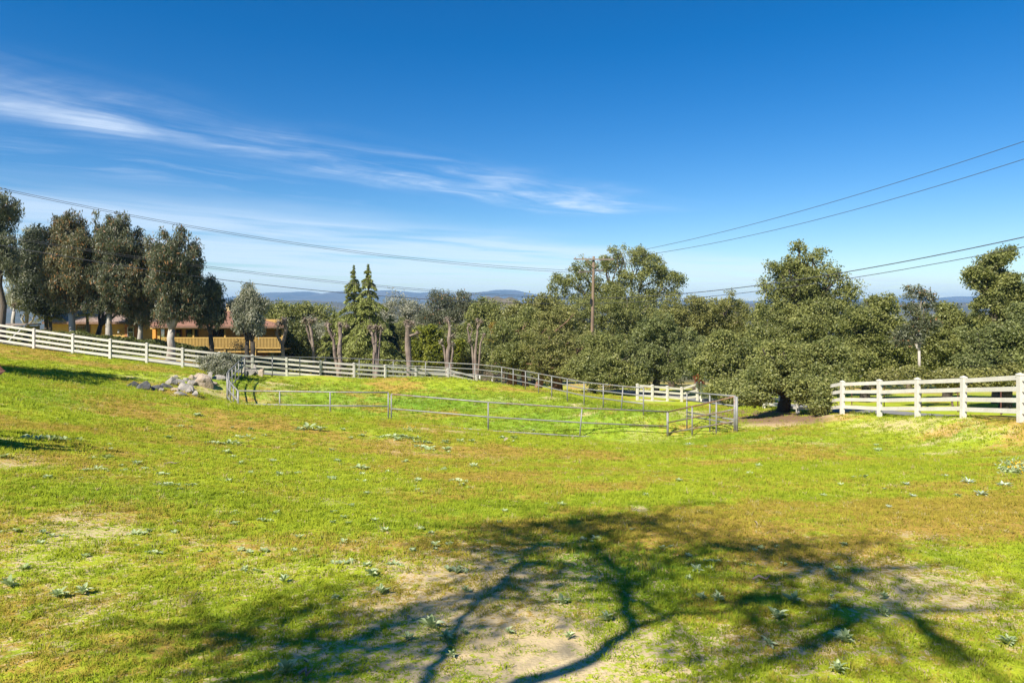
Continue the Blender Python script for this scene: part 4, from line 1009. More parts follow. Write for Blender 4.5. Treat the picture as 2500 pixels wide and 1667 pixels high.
for s in (-1, 1):
    c = W(1449, 633, PY - .27) - pb
    MB().beam(c + Vector((s * .75, 0, -.02)), c + Vector((0, .04, -.75)), .03, .05).build('brace', M['arm_wood'], pole)
MB().box(Vector((-.05, -.2, (W(1446, 736, PY) - pb).z)), (.16, .14, .5)).build('junction_box', M['black'], pole)
def wire(label, a, m_, b, r=.015, group='overhead wires', dz=0.0):
    A, B = W(*a), W(*b)
    # plan-straight span, sagging through the mid sight line
    k = (m_[0] - U0) / F
    t = (A.x - k * A.y) / ((A.x - k * A.y) - (B.x - k * B.y))
    zm = CZ - (m_[1] - V0) / F * (A.y + (B.y - A.y) * t)
    c = (zm - (A.z + (B.z - A.z) * t)) / (t * (t - 1) + 1e-9)
    pts = [A.lerp(B, s) + Vector((0, 0, c * s * (s - 1) + dz)) - A for s in np.linspace(0, 1, 36)]
    tag(MB().tube(pts, r, 5).build('overhead_wire', M['wire'], None, True, A), label, 'wire', group)
wire('highest left wire, top strand of the bundle crossing above the gum trees', (1414, 661, 61.4), (600, 574, 0), (-160, 423, 45))
wire('highest left wire bundle, lower strand crossing above the gum trees', (1416, 666, 61.4), (600, 578, 0), (-160, 427, 45))
wire('middle left cable, upper strand passing in front of the gum crowns', (1446, 728, 61.8), (600, 662, 0), (-160, 547, 45))
wire('middle left cable, lower strand passing in front of the gum crowns', (1446, 731, 61.8), (600, 666, 0), (-160, 551, 45), .014)
wire('lowest left cable dipping towards the twin conifers', (1444, 741, 61.8), (600, 690, 0), (-160, 569, 45), .024)
wire('topmost right wire climbing steeply to the right edge', (1478, 627, 62), (1707, 580, 0), (2720, 270, 33), .017)
wire('second right wire climbing to the right edge below the topmost', (1496, 632, 62), (1800, 582, 0), (2720, 316, 33), .017)
wire('thick upper cable crossing in front of the conical oak', (1450, 728, 61.8), (1800, 703, 0), (2720, 529, 33), .028)
wire('thinner lower cable crossing in front of the conical oak', (1451, 740, 61.8), (1760, 721, 0), (2720, 557, 33), .02)
wire('pale slack guy wire slanting from the lower crossarm into the oaks', (1452, 665, 61.9), (1500, 690, 0), (1560, 719, 59), .016, 'guy wire')

# ------------------------------------------------------------------ yellow house with deck
X = lambda u, Y: (u - U0) / F * Y
Z = lambda v, Y: CZ - (v - V0) / F * Y
hx, hy = X(400, 66), 66.0
hz = gz(hx, hy)
house = empty('house', (hx, hy, hz), 'long low yellow house with reddish roofs and a railed deck behind the gums', 'house')
HO = Vector((hx, hy, hz))
def hb(mb, name, mat, parent=None):
    mb.v = [(x - HO.x, y - HO.y, z - HO.z) for (x, y, z) in mb.v]
    return mb.build(name, M[mat], parent or house)
def wall(mb, x0, x1, y, z0, z1, th=.2): return mb.box(((x0 + x1) / 2, y + th / 2, (z0 + z1) / 2), (x1 - x0, th, z1 - z0))
zb = -2.5
wl0, wl1 = X(112, 65), X(388, 65)
ze1 = Z(788, 64.2)
mb = MB(); wall(mb, wl0, wl1, 65, zb, ze1 - .02); mb.box((wl0 + .1, 70.5, (zb + ze1) / 2), (.2, 10.6, ze1 - zb - .1)); hb(mb, 'wall', 'wall_yellow')
dk0, dk1 = X(370, 63), X(692, 63)
zd, ze2 = Z(852, 63), Z(797.5, 62.4)
mb = MB(); wall(mb, X(388, 65) + .005, X(688, 66), 66.0, zd, ze2 + .6); mb.beam((X(687, 66.3), 66.3, (zb + ze2) / 2 + .1), (X(684, 73), 73, (zb + ze2) / 2 + .1), .2, ze2 - zb + .2); hb(mb, 'wall', 'wall_yellow')
mb = MB(); wall(mb, X(425, 64.6), X(622, 64.6), 64.6, zb, zd - .30); hb(mb, 'lower_wall', 'wall_cream')
mb = MB(); wall(mb, X(622, 65.4), X(690, 65.4), 65.6, zb, zd - .32); hb(mb, 'lower_wall', 'wall_yellow')
mb = MB(); wall(mb, X(650, 65.5), X(668, 65.5), 65.45, zb, zd - .75, .12); hb(mb, 'garage_door', 'white_frame')
# roofs
def slab(mb, pts, th=.14):
    pts = [Vector(p) for p in pts]; n = (pts[1] - pts[0]).cross(pts[2] - pts[0]).normalized()
    if n.z < 0: pts = pts[::-1]; n = -n
    k = len(mb.v); m_ = len(pts)
    mb.v += [tuple(p) for p in pts] + [tuple(p - n * th) for p in pts]
    mb.f.append([k + i for i in range(m_)]); mb.f.append([k + m_ + i for i in range(m_)][::-1])
    for i in range(m_):
        j = (i + 1) % m_; mb.f.append([k + i, k + m_ + i, k + m_ + j, k + j])
    return mb
zr1 = Z(741, 70.5)
A, B = (X(104, 64.2), 64.2, ze1 + .1), (X(398, 64.2), 64.2, ze1 + .1); R1, R2 = (X(196, 70.5), 70.5, zr1), (X(430, 70.5), 70.5, zr1)
Ab, Bb = (A[0], 77, ze1 + .1), (B[0] + 2, 77, ze1 + .1)
mb = MB(); slab(mb, [A, B, R2, R1]); slab(mb, [Ab, A, R1]); slab(mb, [Bb, Ab, R1, R2]); rf = hb(mb, 'roof', 'roof')
hb(MB().beam((A[0], 64.13, ze1 - .02), (B[0], 64.13, ze1 - .02), .05, .18), 'fascia', 'trim_brown', rf)
zr2 = Z(757, 70.5)
C0, C1 = (X(366, 62.4), 62.4, ze2 + .08), (X(693, 62.4), 62.4, ze2 + .08); S1, S2 = (X(410, 70.5), 70.5, zr2), (X(560, 70.5), 70.5, zr2)
C1b, C0b = (X(688, 75), 75, ze2 + .1), (C0[0], 77, ze2 + .1)
mb = MB(); slab(mb, [C0, C1, S2, S1]); slab(mb, [C1, C1b, S2]); slab(mb, [C1b, C0b, S1, S2]); rf = hb(mb, 'roof', 'roof_tile')
hb(MB().beam((C0[0], 62.33, ze2 - .03), (C1[0], 62.33, ze2 - .03), .05, .16), 'fascia', 'trim_brown', rf)
mb = MB().box((X(560, 70), 70.3, zr2 + .15), (.7, .6, 1.1)); ch = hb(mb, 'chimney', 'wall_cream', rf)
# deck, posts, rail and balusters
dk = hb(MB().box(((dk0 + dk1) / 2, 64.55, zd - .05), (dk1 - dk0, 2.9, .10)), 'deck', 'wood_yellow')
hb(MB().beam((dk0, 63.08, zd - .21), (dk1, 63.08, zd - .21), .08, .20), 'deck_beam', 'wood_yellow', dk)
hb(MB().beam((dk0, 62.8, ze2 - .16), (dk1, 62.8, ze2 - .16), .10, .16), 'porch_beam', 'wood_yellow')
for (u, v1) in ((473, 905), (550, 905), (624, 905), (690, 905)):
    x = X(u, 63); hb(MB().beam((x, 62.97, zb), (x, 62.97, ze2 - .25), .13, .13), 'deck_post', 'wood_yellow')
for u, wd_ in ((378, .30), (389, .22)):
    x = X(u, 63.4); hb(MB().box((x, 63.4, (zb + ze2) / 2), (wd_, wd_, ze2 - zb - .3)), 'pillar', 'wood_orange' if u == 378 else 'wood_yellow')
zt_, zl_ = Z(824.5, 62.9), Z(847.5, 62.9)
rl = hb(MB().beam((X(394, 62.9), 62.87, zt_), (X(690, 62.9), 62.87, zt_), .07, .09), 'deck_rail', 'wood_yellow')
hb(MB().beam((X(394, 62.9), 62.87, zl_ - .06), (X(690, 62.9), 62.87, zl_ - .06), .06, .11), 'lower_rail', 'wood_yellow', rl)
bal = MB().box((0, 0, (zt_ + zl_) / 2 - HO.z), (.075, .04, zt_ - zl_ - .02)).mesh('baluster', M['wood_yellow'])
for i in range(84):
    x = X(395.5 + i * 3.52, 62.9)
    b_ = meshobj('baluster', bal, rl); b_.location = (x - HO.x, 62.87 - HO.y, 0)
def window(u0, u1, v0, v1, Y, surround=None, frame='white_frame', cur=False, mull=1, name='window'):
    x0, x1, z1, z0 = X(u0, Y), X(u1, Y), Z(v0, Y), Z(v1, Y)
    w_ = hb(MB().box(((x0 + x1) / 2, Y - .03, (z0 + z1) / 2), (x1 - x0, .05, z1 - z0)), name, 'glass')
    t = .055
    fr = MB()
    for x in (x0, x1): fr.box((x, Y - .05, (z0 + z1) / 2), (t, .09, z1 - z0 + t))
    for z in (z0, z1): fr.box(((x0 + x1) / 2, Y - .052, z), (x1 - x0 + t, .088, t))
    if mull: fr.box(((x0 + x1) / 2, Y - .062, (z0 + z1) / 2), (x1 - x0, .04, t * .8))
    else: fr.box(((x0 + x1) / 2, Y - .062, (z0 + z1) / 2), (t * .8, .04, z1 - z0))
    hb(fr, 'frame', frame, w_)
    if surround:
        s = MB()
        for x, sg in ((x0, -1), (x1, 1)): s.box((x + sg * .17, Y - .03, (z0 + z1) / 2), (.26, .05, z1 - z0 + .62))
        for z, sg in ((z0, -1), (z1, 1)): s.box(((x0 + x1) / 2, Y - .031, z + sg * .18), (x1 - x0 + .06, .048, .26))
        hb(s, 'surround', surround, w_)
window(313, 327, 799, 822, 65, 'trim_terracotta')
window(188, 220, 794, 830, 65, None, 'trim_brown', mull=0, name='sliding_door')
window(455, 484, 802, 851, 66, None, 'trim_brown', mull=0, name='sliding_door')
window(520, 549, 802, 824, 66, None, 'trim_brown', mull=0)
window(624, 640, 802, 851, 66, None, 'trim_brown', mull=0, name='door')
window(430, 444, 804, 822, 66, None, 'trim_brown', mull=1)
st = MB()
c = Vector((X(243.5, 65), 64.96, Z(812, 65))); star = []
for k in range(10):
    r_ = .27 if k % 2 == 0 else .11; a = math.pi / 2 + k * math.pi / 5; star.append(c + Vector((math.cos(a) * r_, -.02, math.sin(a) * r_)))
slab(st, star, .04); hb(st, 'wall_star', 'black')
lt = MB(); c = Vector((X(292, 65), 64.85, Z(809, 65))); lt.tube([c + Vector((0, 0, -.16)), c + Vector((0, 0, -.1)), c + Vector((0, 0, .1)), c + Vector((0, 0, .16))], [.05, .11, .11, .03], 8); hb(lt, 'wall_lamp', 'white_frame')
# pale pipe handrail and low shed at the far left
g0, g1 = W(277, 826, 53.4), W(306, 832, 53.4)
root = empty('handrail', (g0.x, g0.y, gz(g0.x, g0.y)), 'thin white pipe handrail standing behind the hedge below the tallest gum', 'handrail'); og = Vector(root.location)
MB().tube([g0 - og, g1 - og], .03, 6).build('rail', M['white_frame'], root)
for p in (g0, g0.lerp(g1, .28)): MB().tube([Vector((p.x, p.y, gz(p.x, p.y) - .1)) - og, p - og], .04, 6).build('post', M['white_frame'], root)
sp_ = W(42, 795, 55); root = empty('shed', (sp_.x, sp_.y, gz(sp_.x, sp_.y)), 'low flat-roofed brown shed between hedge and pale willowy tree', 'shed'); og = Vector(root.location)
zr_ = sp_.z - og.z
MB().box((0, 0, zr_ + .1), (2.6, 1.8, .12)).build('roof', M['arm_wood'], root)
for (a, b) in ((-1.2, -.8), (1.2, -.8), (-1.2, .8), (1.2, .8)): MB().box((a, b, (zr_ - .2) / 2), (.1, .1, zr_ + .2)).build('post', M['arm_wood'], root)
MB().box((0, .75, zr_ / 2 - .1), (2.3, .06, zr_ + .1)).build('back_wall', M['arm_wood'], root)
pr0, pr1 = W(66, 790, 51.0), W(40, 806, 51.0); g_ = gz(pr1.x, pr1.y)
tag(MB().tube([pr0 - pr1, Vector((-.9, 0, g_ - pr1.z))], .035, 6).build('prop_pole', M['white_frame'], None, False, pr1), 'slanting white pole sticking out of the hedge at the far left', 'pole')
# ------------------------------------------------------------------ boulders
def rock_mesh(seed, sx, sy, sz, mat, sharp=.5):
    r = np.random.default_rng(seed)
    bm = bmesh.new(); bmesh.ops.create_icosphere(bm, subdivisions=3, radius=1.0)
    planes = [(Vector(unit(r.normal(size=3))), r.uniform(.42, .82)) for _ in range(int(12 + 6 * sharp))]
    for v in bm.verts:
        p = v.co.copy()
        for n, d in planes:
            e = p.dot(n) - d
            if e > 0: p -= n * e
        q = p * 3.1 + Vector((seed, 0, 0))
        k = 1 + .14 * (vnoise(np.array([q.x + q.z]), np.array([q.y - q.z * .7]))[0] - .5)
        v.co = Vector((p.x * sx * k, p.y * sy * k, p.z * sz * k))
    me = bpy.data.meshes.new('boulder'); bm.to_mesh(me); bm.free(); me.materials.append(M[mat]); return me
ROCKS = [(347, 951, 34, 33, 'rock_dark', 'tall pointed dark grey boulder at the left of the rock pile'), (376, 952, 30, 21, 'rock_dark', 'low jagged dark boulder right of the pointed one'), (320, 944, 28, 15, 'rock_dark', 'small grey boulder, leftmost of the rock pile'),
         (413, 938, 24, 21, 'rock', 'pale blocky boulder in the middle of the pile, upright'), (405, 947, 24, 11, 'rock_dark', 'flat smooth grey stone before the pale blocky boulder'), (435, 936, 24, 15, 'rock', 'wedge-shaped boulder with dark right face near the middle'),
         (443, 954, 36, 23, 'rock', 'broad pale grey boulder at the front of the pile'), (453, 931, 18, 11, 'rock', 'small stone behind the wedge-shaped boulder'), (466, 940, 19, 15, 'rock', 'grey stone between the broad and the big tan boulder'),
         (477, 924, 28, 14, 'rock_tan', 'flat tan boulder at the back of the pile'), (490, 943, 38, 28, 'rock_tan', 'biggest tan boulder of the pile, below the grey shrub'), (509, 924, 13, 16, 'rock', 'narrow upright stone by the grey shrub'),
         (508, 946, 12, 11, 'rock', 'small stone right of the biggest tan boulder'), (528, 926, 28, 11, 'rock', 'low rounded boulder under the grey shrub'), (438, 963, 25, 9, 'rock', 'flat pale stone lying in the grass before the pile'),
         (474, 966, 21, 14, 'rock', 'small pale stone lying nearest the camera below the pile'), (424, 953, 24, 8, 'rock_tan', 'low pinkish stone slab at the foot of the pile'), (481, 933, 14, 12, 'rock_dark', 'dark chunk wedged behind the biggest tan boulder'), (427, 923, 12, 10, 'rock', 'small pale stone at the back left of the pile'), (460, 948, 16, 12, 'rock_tan', 'tan stone squeezed right of the broad pale boulder'), (392, 954, 14, 8, 'rock', 'small flat stone below the jagged dark boulder'), (420, 932, 16, 12, 'rock_tan', 'tan stone leaning on the pale blocky boulder'), (497, 928, 18, 14, 'rock', 'grey boulder behind the biggest tan one'), (466, 927, 16, 11, 'rock_tan', 'tan stone behind the small middle stones'), (520, 938, 14, 8, 'rock_tan', 'half-buried tan stone right of the pile'), (456, 958, 14, 9, 'rock', 'pale chip between the two front stones')]
for i, (u, v, w_, h_, mt, lb) in enumerate(ROCKS):
    p = G(u, v, 20, 80); k = p.y / F
    o = tag(meshobj('boulder', rock_mesh(200 + i, w_ * k * .76, w_ * k * .6, h_ * k * 1.0, mt), None, (p.x, p.y + w_ * k * .3, p.z + h_ * k * .08)), lb, 'boulder', 'rock pile on the left slope')
    o.rotation_euler = (random.uniform(-.2, .2), random.uniform(-.2, .2), random.uniform(-.5, .5))
for i, (u, v, w_, h_, Y, lb) in enumerate(((608, 909, 32, 16, 46.3, 'pale boulder behind the far left paddock corner, widest of that group'), (622, 905, 16, 15, 46.6, 'grey boulder touching the widest one behind the paddock corner'), (636, 910, 17, 14, 46.4, 'tan boulder at the right of the group behind the paddock corner'), (602, 918, 11, 11, 45.2, 'small dark stone by the far left paddock post'))):
    p = W(u, v, Y); k = Y / F; g = gz(p.x, p.y)
    tag(meshobj('boulder', rock_mesh(300 + i, w_ * k * .6, w_ * k * .5, h_ * k * .95 + .1, 'rock_tan' if i == 2 else ('rock_dark' if i == 3 else 'rock')), None, (p.x, Y, max(g, p.z))), lb, 'boulder', 'boulders behind the paddock corner')

# rusty scoop at the left edge
p = G(-14, 926, 15, 60)
root = empty('rusty_scoop', p, 'rusty brown steel scoop lying on the slope at the left edge', 'scoop'); root.scale = (.6, .6, .6)
mb = MB(); slab(mb, [(-1.3, -.25, .05), (.25, -.35, .28), (.45, .2, .55), (-1.3, .35, .45)], .04); mb.build('blade', M['rust'], root)
mb = MB(); slab(mb, [(.25, -.35, .28), (.48, -.12, .30), (.62, .1, .52), (.45, .2, .55)], .03); slab(mb, [(-.25, .3, .48), (.45, .2, .55), (.02, .25, .98)], .03); mb.build('side_plate', M['rust'], root)
mb = MB(); mb.tube([(.3, -.2, .3), (-.35, -.35, .03), (-1.2, -.5, -.05)], .06, 8); mb.build('arm', M['rust'], root)

# ------------------------------------------------------------------ weeds
def leaf_strip(L, Wd, lift, curl, fold=.25, seg=6):
    V = []; Qs = []
    for i in range(seg + 1):
        s = i / seg
        a = lift - curl * s
        x = L * (s - .12 * s * s); z = L * (math.sin(lift) * s - curl * .5 * s * s) + .004
        wd = Wd * math.sin(math.pi * min(1, s * .93 + .07)) ** .8 * (.55 + .7 * (1 - abs(s - .55)))
        V += [(x, -wd * .5, z + wd * fold), (x, 0, z), (x, wd * .5, z + wd * fold)]
    for i in range(seg):
        k = i * 3; Qs += [(k, k + 3, k + 4, k + 1), (k + 1, k + 4, k + 5, k + 2)]
    return np.array(V), np.array(Qs)
def rosette(name, n, seed, mat, L0=.5, Wd=.16, up=.75, spots=((0, 0, 1),)):
    r = np.random.default_rng(seed); VV = []; QQ = []; TT = []; k = 0
    for i in range(n * len(spots)):
        sx, sy, sc = spots[i // n]; i = i % n
        a = i * 2.4 + r.uniform(-.4, .4); t = i / n
        V, q = leaf_strip(L0 * r.uniform(.7, 1.15) * (1 - .35 * t), Wd * r.uniform(.75, 1.2), r.uniform(.15, .5) + up * t, r.uniform(.2, .8), r.uniform(.1, .4), 4)
        c, s = math.cos(a), math.sin(a)
        V = np.column_stack([V[:, 0] * c - V[:, 1] * s, V[:, 0] * s + V[:, 1] * c, V[:, 2]]) * sc + np.array([sx, sy, 0])
        VV.append(V); QQ.append(q + k); k += len(V); TT.append(np.full(len(V), r.random() * .9))
    return numpy_mesh(name, np.concatenate(VV), np.concatenate(QQ), M[mat], dict(tint=np.concatenate(TT)), smooth=True)
ROS = [rosette('weed', n, 40 + i, 'weed', .5, w_, u_) for i, (n, w_, u_) in enumerate(((15, .16, .9), (18, .13, 1.1), (13, .18, .8), (20, .11, 1.2)))]
CLUMP = [rosette('weed', 12, 80 + i, 'weed', .5, .15, .9, sp) for i, sp in enumerate((((-.32, .05, .6), (.05, -.08, .7), (.36, .04, .55)), ((-.3, -.05, .75), (.28, .08, .6)), ((-.38, .02, .5), (-.1, .1, .55), (.16, -.05, .6), (.42, .06, .45))))]
SAGE = [rosette('silver_weed', 22, 60 + i, 'sage', .5, .075, 1.1) for i in range(2)]
LEAF = []
for i in range(6):
    V, q = leaf_strip(1, .34 if i < 3 else .26, .32, .4 + .1 * i, .12 + .05 * i, 6)
    LEAF.append(numpy_mesh('leaf', V, q, M['weed'], dict(tint=np.full(len(V), .1 + .15 * i)), smooth=True))
A6 = [(140,120,80),(235,120,90),(15,210,50),(465,175,25),(508,178,25),(460,210,75),(385,268,60),(445,265,60),(495,280,30),(555,255,30),(568,275,35),(630,242,50),(662,265,40),(735,285,60),(765,335,75),(865,342,45),(215,305,50),(830,73,35),(875,75,25),(905,20,40),(1065,80,25),(1150,85,35),(1060,145,80),(1105,115,60),(985,145,55),(1040,190,45),(1070,212,40),(1107,242,35),(1145,205,30),(1215,115,35),(1165,130,25),(1425,75,90),(1350,155,35),(1575,88,30),(1610,125,30),(1663,115,35),(1523,182,35),(1150,285,30),(1255,230,40),(1285,292,45),(1365,288,35),(1550,232,35),(1572,245,30),(1650,255,75),(1780,282,35),(1862,235,40),(1520,310,45),(1665,292,30),(1675,325,30),(1795,112,80),(1885,120,70),(1940,140,60),(1825,130,50),(2045,145,40),(1945,165,60),(2010,168,90),(2060,190,30),(2140,135,60),(2335,120,60),(2040,270,40),(2175,255,50),(1920,318,40),(2105,320,55),(2120,340,35),(2150,355,25),(1937,375,30),(2295,330,20),(1105,380,40),(1685,380,40),(1615,435,40),(1210,500,55),(1270,470,40),(1075,517,45),(1530,463,40),(1530,512,35),(1575,490,45),(1600,517,35),(1720,500,40),(1770,548,50),(1935,542,40),(1980,560,45),(2030,610,70),(2290,515,40),(40,548,60),(265,572,60),(185,605,50),(625,560,65),(685,552,40),(800,557,40),(705,648,55),(115,720,50),(1105,638,45),(1180,638,70),(1350,640,35),(1370,580,50),(1450,668,30),(1600,600,55),(1575,690,70),(1685,705,50),(1708,748,75),(1815,700,55),(1895,640,40),(2095,728,80),(1150,728,65),(1300,778,60),(1755,830,80),(1535,862,50),(45,795,95),(265,845,90),(380,830,95),(1980,980,120),(1870,1045,70),(2050,1040,80),(2130,1020,50),(2140,825,60),(1315,1190,130),(2075,1125,60),(2335,1015,60)]
A5 = [(690,248,60),(850,220,30),(985,285,45),(1345,290,30),(1320,302,30),(1300,350,45),(1125,365,65),(1160,338,45),(1070,412,40),(1120,480,50),(1180,484,70),(1470,488,75),(1410,548,85),(1660,275,40),(1608,388,45),(1637,367,35),(1815,478,45),(1635,527,50),(1613,480,25),(1815,540,65),(1670,637,95),(1375,655,70),(1640,750,90),(2290,650,70),(755,560,65),(715,415,40),(610,628,50),(585,495,65),(580,125,40),(905,88,25),(1030,32,30),(1700,22,25),(1740,20,40),(1585,88,30),(2100,92,30)]
SG = [(2310,1157,32,'silver weed clump left of the widest silver clump'),(2364,1168,54,'widest pale silver weed clump at the right'),(2451,1176,52,'silver weed clump below the yellow-flowered bush'),(2395,1197,58,'silver weed clump nearest the camera at the right'),(2230,1206,30,'round silver weed left of the big silver clumps'),(2169,1233,26,'small silver weed alone on the right-hand grass'),(2211,1176,36,'low silver weed strip left of the big silver clumps'),(1684,1081,34,'bluish silver weed right below the rusty gate corner'),(1722,1087,18,'tiny silver weed beside the one below the gate corner')]
weeds = [(u * .5315, 1000 + v * .5315, s * .5315) for (u, v, s) in A6] + [(1000 + u * .6378, 1150 + v * .6378, s * .6378) for (u, v, s) in A5]
rw = random.Random(21)
for _ in range(44):
    weeds.append((rw.uniform(40, 2440), rw.uniform(1075, 1385) if rw.random() < .7 else rw.uniform(1045, 1200), rw.uniform(11, 22)))
weeds.sort(key=lambda q: -q[1] - q[2] * 2)
NEAR = {}; FARW = {}
for i, (u, v, s) in enumerate(weeds):
    p = G(u, v + s * .22)
    size = s / F * p.y
    ang = random.uniform(0, 6.28)
    side = 'left' if u < 830 else ('middle' if u < 1670 else 'right')
    if v > 1390:
        root = empty('broadleaf_weed', (p.x, p.y, p.z), None, 'weed', 'leafy weeds close to the camera')
        root.rotation_euler = (0, 0, ang)
        n = random.randint(14, 22)
        for k in range(n):
            t = k / n
            l = meshobj('leaf', random.choice(LEAF), root)
            L = size * .70 * random.uniform(.55, 1.2) * (1 - .25 * t)
            l.scale = (L, L * random.uniform(.65, 1.0), L); l.location = (0, 0, .005 + .01 * t)
            l.rotation_euler = (random.uniform(-.3, .3), -.3 - .95 * t * random.uniform(.6, 1.1), k * 2.4 + random.uniform(-.3, .3))
        NEAR[i] = (u, v, s, root)
    else:
        o = meshobj('broadleaf_weed', CLUMP[i % 3] if s > 27 else ROS[i % 4], None, (p.x, p.y, p.z))
        if s > 27: ang = random.choice((0, math.pi)) + random.uniform(-.35, .35)
        q = max(size, .06) * (1.55 if s > 27 else 1.4)
        o.scale = (q, q, q * random.uniform(.8, 1.2)); o.rotation_euler = (random.uniform(-.15, .15), random.uniform(-.15, .15), ang)
        zone = 'near' if v > 1230 else ('mid' if v > 1110 else 'far')
        big = 'big' if s > 30 else 'small'
        where = {('far', 'left'): 'high on the left slope below the rocks', ('far', 'middle'): 'just below the near pipe fence', ('far', 'right'): 'on the right-hand grass near the pen',
                 ('mid', 'left'): 'halfway down the left grass', ('mid', 'middle'): 'halfway to the pipe fence', ('mid', 'right'): 'on the open right-hand grass',
                 ('near', 'left'): 'on the brownish turf at the lower left', ('near', 'middle'): 'among the middle twig shadows', ('near', 'right'): 'among the twig shadows at the lower right'}[(zone, side)]
        tag(o, None, 'weed', 'weeds ' + where); FARW.setdefault(where, []).append((u, s, o))
order = sorted(NEAR.values(), key=lambda q: q[0])
def ordinal(k): return words[k] if k < 20 else (['twentieth', 'thirtieth', 'fortieth'][k // 10 - 2] if k % 10 == 9 and False else ['twenty', 'thirty', 'forty'][(k + 1) // 10 - 2] + '-' + words[(k + 1) % 10 - 1] if (k + 1) % 10 else ['thirtieth', 'fortieth'][(k + 1) // 10 - 3])
words = ['first', 'second', 'third', 'fourth', 'fifth', 'sixth', 'seventh', 'eighth', 'ninth', 'tenth', 'eleventh', 'twelfth', 'thirteenth', 'fourteenth', 'fifteenth', 'sixteenth', 'seventeenth', 'eighteenth', 'nineteenth', 'twentieth']
rows = [('bottom', [q for q in order if q[1] > 1520]), ('lower', [q for q in order if 1450 < q[1] <= 1520]), ('foreground', [q for q in order if q[1] <= 1450])]
rowtxt = {'bottom': 'in the row along the bottom edge', 'lower': 'in the second row up', 'foreground': 'in the third row up'}
for wh, L in FARW.items():
    for k, (u, s, o) in enumerate(sorted(L, key=lambda q: q[0])):
        o['label'] = '%s weed rosette, %s from left of those %s' % ('broad' if s > 30 else 'small', ordinal(k), wh)
for nm, L in rows:
    for k, (u, v, s, root) in enumerate(L):
        szw = 'large' if s > 48 else ('medium' if s > 33 else 'small')
        root['label'] = '%s leafy weed, %s from left %s' % (szw, ordinal(k), rowtxt[nm])
for i, (u, v, s, lb) in enumerate(SG):
    p = G(u, v + s * .2); k = s / F * p.y
    o = tag(meshobj('silver_weed', SAGE[i % 2], None, (p.x, p.y, p.z)), lb, 'weed', 'silver weeds on the right-hand grass')
    o.scale = (k * 1.1, k * .8, k * .8); o.rotation_euler = (0, 0, i * 1.3)
def flower_bush(label, u, v, wpx, hpx, nl, nfl, seed):
    r = np.random.default_rng(seed); p = G(u, v); k = p.y / F
    root = empty('flowering_weed', p, label, 'flowers')
    C = np.column_stack([r.normal(size=nl) * wpx * k * .3, r.normal(size=nl) * wpx * k * .22, np.abs(r.normal(size=nl)) * hpx * k * .4])
    tag(meshobj('foliage', leaves_mesh('foliage', C, unit(r.normal(size=(nl, 3))), unit(r.normal(size=(nl, 3)) + np.array([0, 0, 1.])), np.full(nl, .07), np.full(nl, .022), r.random(nl) * .9, M['weed']), root), kind='stuff')
    C = np.column_stack([r.normal(size=nfl) * wpx * k * .25 + wpx * k * .15, r.normal(size=nfl) * wpx * k * .2, hpx * k * (.25 + .6 * r.random(nfl))])
    C = np.repeat(C, 4, 0) + r.normal(size=(nfl * 4, 3)) * .008
    tag(meshobj('flowers', leaves_mesh('flowers', C, unit(r.normal(size=(nfl * 4, 3)) + np.array([0, -.8, .8])), unit(r.normal(size=(nfl * 4, 3))), np.full(nfl * 4, .035), np.full(nfl * 4, .026), r.random(nfl * 4), M['petal']), root), kind='stuff')
flower_bush('bush with bright yellow flowers at the right edge of the photo', 2482, 1157, 52, 34, 900, 70, 3)
flower_bush('few small yellow flowers on the slope below the pipe gate post', 1000, 1052, 26, 16, 120, 16, 4)

# small litter: sticks and curled dead leaves
STK = [(1860, 1422, 44, 'bent brown stick lying right of the branch shadow'), (745, 1658, 30, 'short brown twig beside the bottom-edge weed'), (420, 1135, 40, 'thin pale straw lying on the left grass')]
for i, (u, v, s, lb) in enumerate(STK):
    p = G(u, v); L = s / F * p.y
    tag(MB().tube([(-L / 2, 0, .01), (-L * .1, .03, .022), (L * .2, -.02, .016), (L / 2, .02, .03)], [.008, .011, .009, .004], 6, jitter=.3).build('stick', M['bark_pollard'], None, True, (p.x, p.y, p.z + .02)), lb, 'stick')
LIT = [(905, 1458, 'pinkish curled dead leaf left of the sandy patch'), (995, 1520, 'pale scrap of bark on the sand at the lower middle'), (752, 1625, 'grey curled dead leaf beside the bottom-edge weed'), (905, 1274, 'pale flat dead leaf amid the mid-grass weeds'), (1230, 1078, 'tan clod below the right end of the pipe fence'), (1850, 1285, 'pale dead leaf above the right-hand branch shadow')]
V, q = leaf_strip(1, .55, .25, -.6, .5, 5)
DL = numpy_mesh('dead_leaf', V, q, M['dry'], dict(tint=np.full(len(V), .8)), smooth=True)
for i, (u, v, lb) in enumerate(LIT):
    p = G(u, v); o = tag(meshobj('dead_leaf', DL, None, (p.x, p.y, p.z + .02)), lb, 'dead leaf'); k = 13 / F * p.y
    o.scale = (k, k, k); o.rotation_euler = (.3, 0, i * 1.7)

